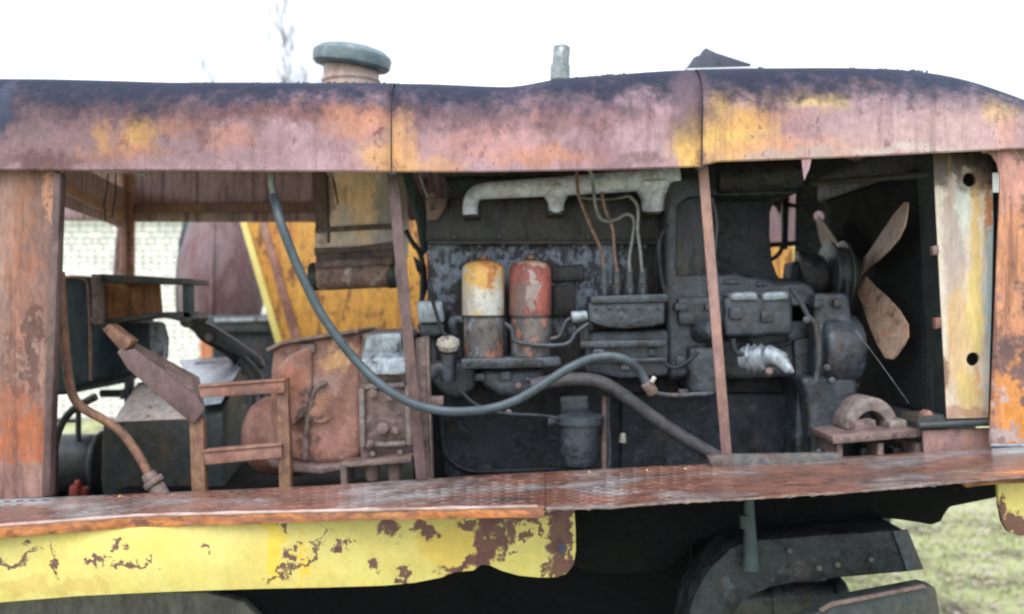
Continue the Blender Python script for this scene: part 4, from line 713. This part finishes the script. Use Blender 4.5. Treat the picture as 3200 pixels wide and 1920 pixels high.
part('side_frame', plate_holes([(2912,480),(3100,480),(3104,700),(3100,900),(3088,1306),(2955,1308),(2935,900)], [(3030,562,22),(3042,1123,22)], 2.335, .012), M['radiator'], rad, 'white rust streaked radiator side with two round holes', bev=0)
part('frame_return', bar3([P(2912,480,2.335),P(2955,1308,2.335),P(2958,1308,2.335),P(2915,480,2.335)], [q+Vector((0,.09,0)) for q in (P(2912,480,2.335),P(2955,1308,2.335),P(2958,1308,2.335),P(2915,480,2.335))]), M['core'], rad, bev=0)
part('frame_back', G().bx(2930,480,3092,1300,2.39,.004).bx(3092,602,3150,1300,2.392,.004).bx(3092,470,3150,540,2.392,.004), M['black'], rad, bev=0)  # side strips are added dark plates that darken the gap beside the frame
part('frame_clip', G().pr([(2915,770),(2935,766),(2936,794),(2918,800)], 2.325, .02), M['cover'], rad, bev=.003)
part('frame_clip', G().pr([(2922,995),(2942,992),(2943,1024),(2925,1030)], 2.325, .02), M['casing'], rad, bev=.003)
for i in range(70):
    z = z0+.03+i*(z1-z0-.06)/70
    if i % 1 == 0 and i < 70: pass
g = G()
for i in range(90): g.box((rx0+.008, (rd0+rd1)/2+.02, z0+.03+i*(z1-z0-.06)/90), (.016, rd1-rd0-.1, .0025))
part('cooling_fins', g, M['core'], rad, bev=0, kind='stuff')
part('top_tank', G().box((rx0+.07, (rd0+rd1)/2+.03, z1+.02), (.17, rd1-rd0-.02, .1)), M['black'], rad, bev=.02)
part('top_stay', G().tube([P(2912,545,2.36), P(2540,572,2.9)], .010, 8), M['gear'], machine, bev=0)
part('bottom_stay', G().tube([P(2700,1205,3.0), P(2930,1245,2.5)], .014, 8), M['cover'], machine, bev=0)
part('shroud_post', G().pr([(2690,1060),(2716,1060),(2706,1215),(2682,1215)], 2.85, .03), M['cover'], machine, bev=.003)
# fan: axis runs along the engine
fx, fy, fz = 1.05, 2.74, EYE+.1
fan = part('fan', G().tube([(fx-.075,fy,fz),(fx-.02,fy,fz)], .085, 28).tube([(fx-.02,fy,fz),(fx+.012,fy,fz)], [.062,.058], 24), M['gear'], machine, 'four bladed cooling fan with worn pinkish blades', bev=.006)
for x in (-.072, -.028):
    part('pulley_flange', G().tube([(fx+x-.004,fy,fz),(fx+x+.004,fy,fz)], .104, 32), M['gear'], fan, bev=.002)
for a in (157, 214, 27, 337):
    ca, sa = math.cos(R(a)), math.sin(R(a)); g = G(); v = []; prof = [(.05,.028),(.12,.036),(.20,.052),(.28,.062),(.35,.060),(.38,.040),(.385,.02)]
    for r, w in prof:
        tw = -.32
        for s_, t_ in ((-1,0),(1,0)):
            u = s_*w; px_ = fx + .012 + u*math.sin(tw)*.9; ly = r*ca - u*math.cos(tw)*sa; lz = r*sa + u*math.cos(tw)*ca
            v.append((px_, fy+ly, fz+lz))
    n = len(v); v += [(q[0]+.003, q[1], q[2]) for q in v]
    f = []
    for i in range(len(prof)-1):
        b = 2*i; f += [(b,b+1,b+3,b+2),(n+b,n+b+2,n+b+3,n+b+1),(b,b+2,n+b+2,n+b),(b+1,n+b+1,n+b+3,b+3)]
    f += [(0,n,n+1,1),(n-2,n-1,2*n-1,2*n-2)]
    part('blade', g.add(v, f), M['blade'], fan, bev=0)
part('fan_belt', G().tube([(fx-.05, fy+.1, fz-.02),(fx-.05, fy+.12, fz-.5)], .008, 8).tube([(fx-.05, fy-.1, fz-.02),(fx-.05, fy-.05, fz-.5)], .008, 8), M['black'], machine, bev=0)
part('water_pump', G().tube([P(2500,870,2.75),(fx-.08,fy,fz)], [.09,.06], 20).box((.85, 2.85, EYE-.06), (.2,.22,.3)), M['black'], machine, bev=.01)
part('fan_wire', G().tube([P(2678,1040,2.44),P(2740,1120,2.44),P(2840,1260,2.44)], .0007, 5), M['pale'], machine, bev=0)
# far dark plate with a round hole next to the radiator
part('far_plate', plate_holes([(2488,470),(3050,470),(3050,1430),(2478,1430)], [(2560,676,17)], 3.42, .006), M['black'], machine, bev=0)
part('slit_bar', G().pr([(2444,590),(2468,590),(2462,780),(2446,780)], 3.3, .02).pr([(2404,758),(2500,752),(2500,768),(2404,774)], 3.28, .02).pr([(2460,632),(2500,640),(2500,652),(2460,646)], 3.3, .01), M['black'], machine, bev=.002)
part('dark_cable', G().tube(smooth([P(2444,760,3.25),P(2440,785,3.25),P(2420,806,3.2),P(2400,815,3.1)],4), .008, 8), M['black'], machine, bev=0)
part('torn_lining', G().pr([(2400,590),(2510,584),(2508,600),(2490,586),(2484,606),(2474,596),(2466,618),(2448,600),(2440,660),(2436,670),(2428,650),(2420,645),(2414,640),(2408,660),(2400,640)], 3.0, .006), M['black'], machine, bev=0)
part('coolant_pump', G().pr([(2478,820),(2515,812),(2520,900),(2470,905)], 2.75, .1), M['black'], machine, bev=.008)
# fan end mount
mt = part('mount_plate', G().pr([(2600,1362),(2880,1340),(2886,1366),(2604,1390)], 2.36, .2), M['cover'], machine, 'rusty engine mount plate on short legs', bev=.004)
g = G(); n = 14; v = []
for i in range(n+1):
    a = math.pi*(.98-.94*i/n); 
    for r_ in (L(84,2.45), L(50,2.45)):
        c = P(2716,1345,2.45); v += [(c.x+r_*math.cos(a)*1.0, 2.43, c.z+r_*1.25*math.sin(a)), (c.x+r_*math.cos(a), 2.53, c.z+r_*1.25*math.sin(a))]
f = []
for i in range(n):
    b = i*4; f += [(b,b+1,b+5,b+4),(b+2,b+6,b+7,b+3),(b,b+4,b+6,b+2),(b+1,b+3,b+7,b+5)]
f += [(0,2,3,1),(4*n,4*n+1,4*n+3,4*n+2)]
part('mount_arch', G().add(v, f), M['arch'], mt, bev=.004)
part('mount_foot', G().pr([(2672,1322),(2738,1312),(2742,1346),(2670,1356)], 2.4, .1), M['cover'], mt, bev=.005)
part('mount_foot', G().pr([(2780,1318),(2834,1312),(2840,1340),(2780,1346)], 2.4, .1), M['arch'], mt, bev=.005)
for x in (2616, 2744, 2862):
    part('mount_leg', G().pr([(x,1386),(x+18,1384),(x+18,1520),(x,1520)], 2.38, .16), M['cover'], mt, bev=.002)
part('mount_back', G().pr([(2600,1370),(2890,1360),(2890,1450),(2600,1450)], 2.56, .01), M['black'], mt, bev=0)
for x in (2690, 2790):
    part('mount_lump', G().pr([(x,1400),(x+26,1392),(x+40,1420),(x+30,1440),(x,1440)], 2.45, .04), M['gear'], mt, bev=.008)
part('side_rail', G().tube([P(2870,1330,2.33), P(3110,1320,2.33)], L(11,2.33), 12).pr([(2868,1300),(3105,1292),(3105,1314),(2868,1322)], 2.34, .1), M['gear'], machine, bev=0)
part('sill_plate', G().pr([(2885,1346),(3100,1338),(3100,1436),(2890,1444)], 2.34, .01), M['post'], machine, 'pale rusty sill plate under the radiator', bev=.002)
part('sill_bracket', G().pr([(2892,1290),(2910,1282),(2932,1310),(2925,1335),(2880,1338),(2884,1316)], 2.34, .04), M['casing'], machine, bev=.006)

# ------------------------------------------------------------------ loose things
hs_ = thing('rubber_hose', P(1400,1300,2.3), 'long dark rubber hose drooping across the open engine bay', 'hose')
hp = [(849,536),(850,570),(856,612),(876,690),(908,780),(948,872),(996,968),(1052,1052),(1120,1136),(1200,1210),(1290,1262),(1380,1284),(1460,1286),(1540,1276),(1620,1248),(1700,1200),(1780,1150),(1850,1120),(1910,1114),(1960,1128),(2000,1162),(2024,1206)]
hd_ = [2.34]*3 + [2.29]*6 + [2.27]*4 + [2.29]*4 + [2.31]*3 + [2.34]*2
part('hose_body', G().tube(smooth([P(x,y,q) for (x,y),q in zip(hp[2:],hd_[2:])],5), L(14.5,2.3), 16), M['rubber'], hs_, bev=0)
part('end_pipe', G().tube(smooth([P(x,y,2.34) for x,y in [(852,470),(850,540),(849,575),(857,616)]],4), L(12.5,2.34), 14), M['steelpipe'], hs_, bev=0)
part('end_ferrule', G().tube([P(2018,1196,2.335),P(2040,1228,2.345)], [L(18,2.34),L(20,2.34)], 14), M['cover'], hs_, bev=.003)
part('hose_clip', G().tube([P(2036,1196,2.32),P(2046,1178,2.32)], L(8,2.32), 8), M['lens'], hs_, bev=.002)
part('outlet_pipe', G().tube(smooth([P(x,y,2.36) for x,y in [(2036,1222),(2060,1232),(2110,1236),(2160,1234),(2230,1230)]],4), L(8,2.36), 10).tube([P(2120,1230,2.36),P(2150,1230,2.36)], L(14,2.36), 6), M['engine'], hs_, bev=0)
solo('flat_bar', G().pr([(2212,1428),(2250,1424),(2624,1418),(2628,1450),(2300,1474),(2240,1476),(2226,1460)], 2.275, .03), M['bar'], 'greasy grey flat steel bar lying along the back of the tread plate', 'steel bar', bev=.004)
for i, (x, y, sc) in enumerate([(2140,1474,12),(2020,1478,8),(375,1552,10),(1842,1480,8),(1770,1488,6)]):
    t = max(0, (y - lerp(YB,x))/90); d = DB-.02-.2*t; c = P(x,0,d); c.z = EYE-drop(x)+.0015; g = G(); w = L(sc,2.2)
    a = random.random()*6
    e1 = Vector((math.cos(a),math.sin(a),.15)); e2 = Vector((-math.sin(a),math.cos(a),.1))
    pts = [c+e1*w, c+e2*w*.45+Vector((0,0,.004)), c-e1*w, c-e2*w*.45+Vector((0,0,.003))]
    for q in pts: q.z = max(q.z, c.z)
    g.add(pts+[q+Vector((0,0,.001)) for q in pts], [(0,1,2,3),(7,6,5,4),(0,4,5,1),(1,5,6,2),(2,6,7,3),(3,7,4,0)])
    solo('dry_leaf', g, M['leaf'], ['largest dry leaf on the tread plate, near the end of the flat bar', 'small dry leaf on the tread plate below the sediment bowl and bar', 'dry leaf on the tread plate under the bent pipe coupling', 'small dry leaf on the tread plate just under the sediment bowl', 'tiny dry leaf on the tread plate below the drain of the oil pan'][i], 'leaf', 'dry leaves on the tread plate', bev=0)

# ------------------------------------------------------------------ neighbouring machine behind the bay
d = 4.9
q = d+.2
tn = part('tank', G().lathe(P(692,1014,q), [(L(96,q),0),(L(116,q),L(14,q)),(L(127,q),L(60,q)),(L(130,q),L(150,q)),(L(124,q),L(220,q)),(L(100,q),L(300,q)),(L(84,q),L(370,q)),(L(20,q),L(400,q))], seg=40), M['tank'], neighbour, 'rounded mauve brown tank', bev=0)
part('tank_band', G().tube(smooth([P(664,1010,q-L(112,q)), P(662,960,q-L(128,q)), P(662,860,q-L(132,q)), P(664,790,q-L(126,q)), P(668,700,q-L(98,q))], 4), .012, 8), M['tank'], tn, bev=0)
part('tank_end_ring', G().pr([(582,640),(620,640),(572,760),(562,860),(562,940),(572,1005),(548,1005),(546,860),(556,760)], d+.25, .5), M['teal'], tn, bev=.01)
part('tank_ledge', G().pr([(596,986),(860,986),(860,1040),(600,1040)], d-.08, .5), M['gear'], neighbour, bev=.01)
part('ledge_rail', G().pr([(670,996),(860,992),(860,1004),(670,1008)], d-.1, .02), M['pale'], neighbour, bev=.002)
d = 4.5
yw = part('yellow_side', G().pr([(752,640),(1320,640),(1338,790),(1345,950),(1330,1250),(925,1250)], d, .05), M['yellow_old'], neighbour, 'weathered ochre yellow side sheet', bev=.004)
part('edge_bar', G().pr([(736,650),(756,650),(920,1200),(898,1200)], d-.02, .06), M['yellow'], neighbour, bev=.004)
part('rust_rail', G().pr([(796,650),(818,650),(952,1100),(922,1100)], d-.012, .02), M['casing'], neighbour, bev=.003)
part('cab_panel', G().pr([(2250,480),(2700,480),(2700,762),(2250,764)], 5.0, .05), M['tank'], neighbour, 'mauve upper panel seen through the slit', bev=.004)
part('cab_panel', G().pr([(2250,770),(2480,770),(2480,1150),(2250,1150)], 4.95, .05), M['yellow_old'], neighbour, 'ochre lower panel seen through the slit', bev=.004)
part('cab_stripe', G().pr([(2484,770),(2520,770),(2520,1000),(2484,1000)], 4.9, .05), M['yellow'], neighbour, bev=.004)
part('chassis', G().box((-.1,5.2,.75), (4.2,1.1,.55)), M['black'], neighbour, bev=.03)
part('support', G().box((-1.15,5.15,1.3), (1.0,.6,.8)), M['black'], neighbour, bev=.03).location.z -= 0
part('support', G().box((1.6,5.25,1.3), (.7,.5,.8)), M['black'], neighbour, bev=.03)
for x in (-1.6, 1.3):
    w = part('wheel', G().lathe((x,4.75,.5), [(.2,0),(.44,.01),(.5,.06),(.5,.24),(.44,.29),(.2,.3)], axis=(0,1,0), seg=32), M['black'], neighbour, bev=0)
    part('rim', G().lathe((x,4.74,.5), [(.05,0),(.22,.005),(.24,.03)], axis=(0,1,0), seg=24), M['yellow_old'], w, bev=0)

# ------------------------------------------------------------------ brick building
WD = 14.0
bld = thing('brick_building', (-3, WD+3, 0), 'low white brick building with a flat roof behind the machines', 'building')
WT = 3.27
core = part('wall', G().box((-3, WD+3.02, WT/2), (13, 6, WT)), M['mortar'], bld, bev=0)
bs, bh = .25, .088
bmesh_s = mesh_of(G().box((0,0,bh/2), (.232,.05,.083)), .006, 1); bmesh_h = mesh_of(G().box((0,0,bh/2), (.107,.05,.083)), .006, 1)
for m_ in (bmesh_s, bmesh_h): m_.materials.append(M['brick'])
rest = G(); nb = 0; zrow = 0; row = 0
X0, X1 = -9.45, 3.45
while zrow < WT-.09:
    head = row % 3 == 1; step = .125 if head else .25; x = X0 + (0 if row % 2 else step/2)
    while x < X1-.12:
        c = Vector((x+step/2, WD+.012+random.uniform(-.004,.004), zrow)); q = (c.x/WD*F+CX, CY-(zrow+.05-EYE)/WD*F)
        if 172 < q[0] < 625 and 652 < q[1] < 892 and nb < 296:
            o = bpy.data.objects.new('brick', bmesh_h if head else bmesh_s); col.objects.link(o); o.parent = core
            o.location = c - WLOC[core.name] + Vector((random.uniform(-.003,.003),0,0)); nb += 1
        else: rest.box(c+Vector((0,0,.044)), (step-.018, .05, .083))
        x += step
    zrow += .098; row += 1
part('brickwork', rest, M['brick'], core, bev=0, kind='stuff')
part('roof_coping', G().box((-3, WD+2.95, WT+.045), (13.3, 6.4, .09)), M['concrete'], bld, bev=.01)
part('downpipe', G().tube([(-7.9,WD-.06,0),(-7.9,WD-.06,WT)], .045, 12), M['concrete'], bld, bev=0)
# rusty sheets and scrap in front of the building
for i, (x, w_, h) in enumerate([(-3.52, .34, 1.44), (-3.1, .4, 1.36)]):
    g = G(); 
    for k in range(10):
        g.box((x+w_*(k/10-.45), 10.5+.02*(k%2), h/2), (w_/10+.01, .012, h))
    solo('corrugated_sheet', g, M['rustsheet'], ['tall orange rusty corrugated sheet standing before the brick building', 'shorter orange rusty corrugated sheet standing before the brick building'][i], 'metal sheet', bev=0)
g = G(); c = P(236,1516,2.86); z_deck = EYE-drop(236)-.115
g.box((c.x,2.86,z_deck+.022), (.03,.03,.04)).box((c.x+.018,2.87,z_deck+.017), (.03,.025,.03)).box((c.x+.005,2.86,z_deck+.05), (.018,.018,.018))
solo('scrap_piece', g, M['redscrap'], 'small red scrap piece lying on the deck behind the gearbox', 'scrap', bev=.006, rough=.006)
# far shed whose pale roof shows past the hood end
sh = thing('shed', (13.2, 24, 0), 'distant shed with a pale grey roof beyond the hood end', 'shed')
part('wall', G().box((13.2,24,2.6), (4.5,7,5.2)), M['concrete'], sh, bev=.02)
g = G(); v = [(10.6,20.2,5.2),(15.8,20.2,5.2),(15.8,24,8.3),(10.6,24,7.3),(10.6,27.8,5.2),(15.8,27.8,5.2)]
g.add(v+[Vector(q)+Vector((0,0,-.12)) for q in v], [(0,1,2,3),(3,2,5,4),(6,9,8,7),(9,10,11,8),(0,6,7,1),(1,7,8,2),(2,8,11,5),(5,11,10,4),(4,10,9,3),(3,9,6,0)])
part('roof', g, M['palegrey'], sh, bev=0)

# ------------------------------------------------------------------ bare trees
def bare_tree(px, ytop, d, lab, seed, spread=1.0):
    rnd = random.Random(seed); base = P(px, CY, d); base.z = 0; H = EYE+(CY-ytop)/F*d
    t = thing('bare_tree', base, lab, 'tree', 'bare trees beyond the building')
    tr = []; q = base.copy(); dirv = Vector((rnd.uniform(-.05,.05), 0, 1))
    n = 12
    for i in range(n+1):
        tr.append(q.copy()); q = q + Vector((rnd.uniform(-.10,.10), rnd.uniform(-.08,.08), H/n))
    part('trunk', G().tube(tr, [.06*(1-i/n)**.8+.006 for i in range(n+1)], 8), M['bark'], t, bev=0)
    g = G()
    def grow(p, dv, ln, r, lev):
        pts = [p]; q = p.copy(); v = dv.copy()
        for k in range(4):
            v = (v + Vector((rnd.uniform(-.25,.25), rnd.uniform(-.25,.25), rnd.uniform(-.05,.22)))).normalized(); q = q+v*ln/4; pts.append(q.copy())
        g.tube(pts, [r*(1-.2*k) for k in range(5)], 4, False)
        if lev < 3:
            for k in range(3 if lev else 4):
                i = rnd.randint(1,4); nv = (v + Vector((rnd.uniform(-.9,.9), rnd.uniform(-.9,.9), rnd.uniform(0,.6)))).normalized()
                grow(pts[i], nv, ln*rnd.uniform(.45,.65), r*.62, lev+1)
    for i in range(30):
        f = .35+.62*i/30; j = min(n-1, int(f*n)); p = tr[j].lerp(tr[j+1], f*n-j); a = rnd.uniform(0,6.28)
        grow(p, Vector((math.cos(a)*.6, math.sin(a)*.6, .9)).normalized(), H*.26*(1.25-f)*spread, .027*(1.3-f), 0)
    part('crown', g, M['bark'], t, bev=0, kind='stuff')
bare_tree(890, -30, 26, 'tall bare birch rising behind the hood beside the mushroom vent', 3)
bare_tree(625, 170, 28, 'short bare tree with its tips just above the hood', 5, .8)

# ------------------------------------------------------------------ ground cover
g = G(); lf = G(); rnd = random.Random(11)
for i in range(26000):
    x = rnd.uniform(1.2, 6.0); y = rnd.uniform(3.9, 11); z = noise.noise((x*.6, y*.6, 0))*.035-.03
    if x/y < .28: continue
    if noise.noise((x*1.3, y*1.3, 9)) < -.15 and rnd.random() < .75: continue
    h = rnd.uniform(.02,.065); a = rnd.uniform(0,6.28); w = rnd.uniform(.003,.006); l_ = rnd.uniform(.01,.05)
    dx, dy = math.cos(a), math.sin(a); p = Vector((x,y,z))
    g.add([p+Vector((-dy*w,dx*w,0)), p+Vector((dy*w,-dx*w,0)), p+Vector((dx*l_,dy*l_,h))], [(0,1,2)])
link('grass', mesh_of(g), M['grass'], kind='stuff')
for i in range(9000):
    x = rnd.uniform(1.2, 6.0); y = rnd.uniform(3.9, 11); z = noise.noise((x*.6, y*.6, 0))*.035-.02
    if x/y < .28: continue
    a = rnd.uniform(0,6.28); r = rnd.uniform(.010,.030); e1 = Vector((math.cos(a),math.sin(a),rnd.uniform(-.3,.3)))*r; e2 = Vector((-math.sin(a),math.cos(a),rnd.uniform(-.3,.3)))*r*.6; p = Vector((x,y,z+.02))
    lf.add([p-e1, p-e2, p+e1, p+e2], [(0,1,2,3)])
link('leaf_litter', mesh_of(lf), M['litter'], kind='stuff')
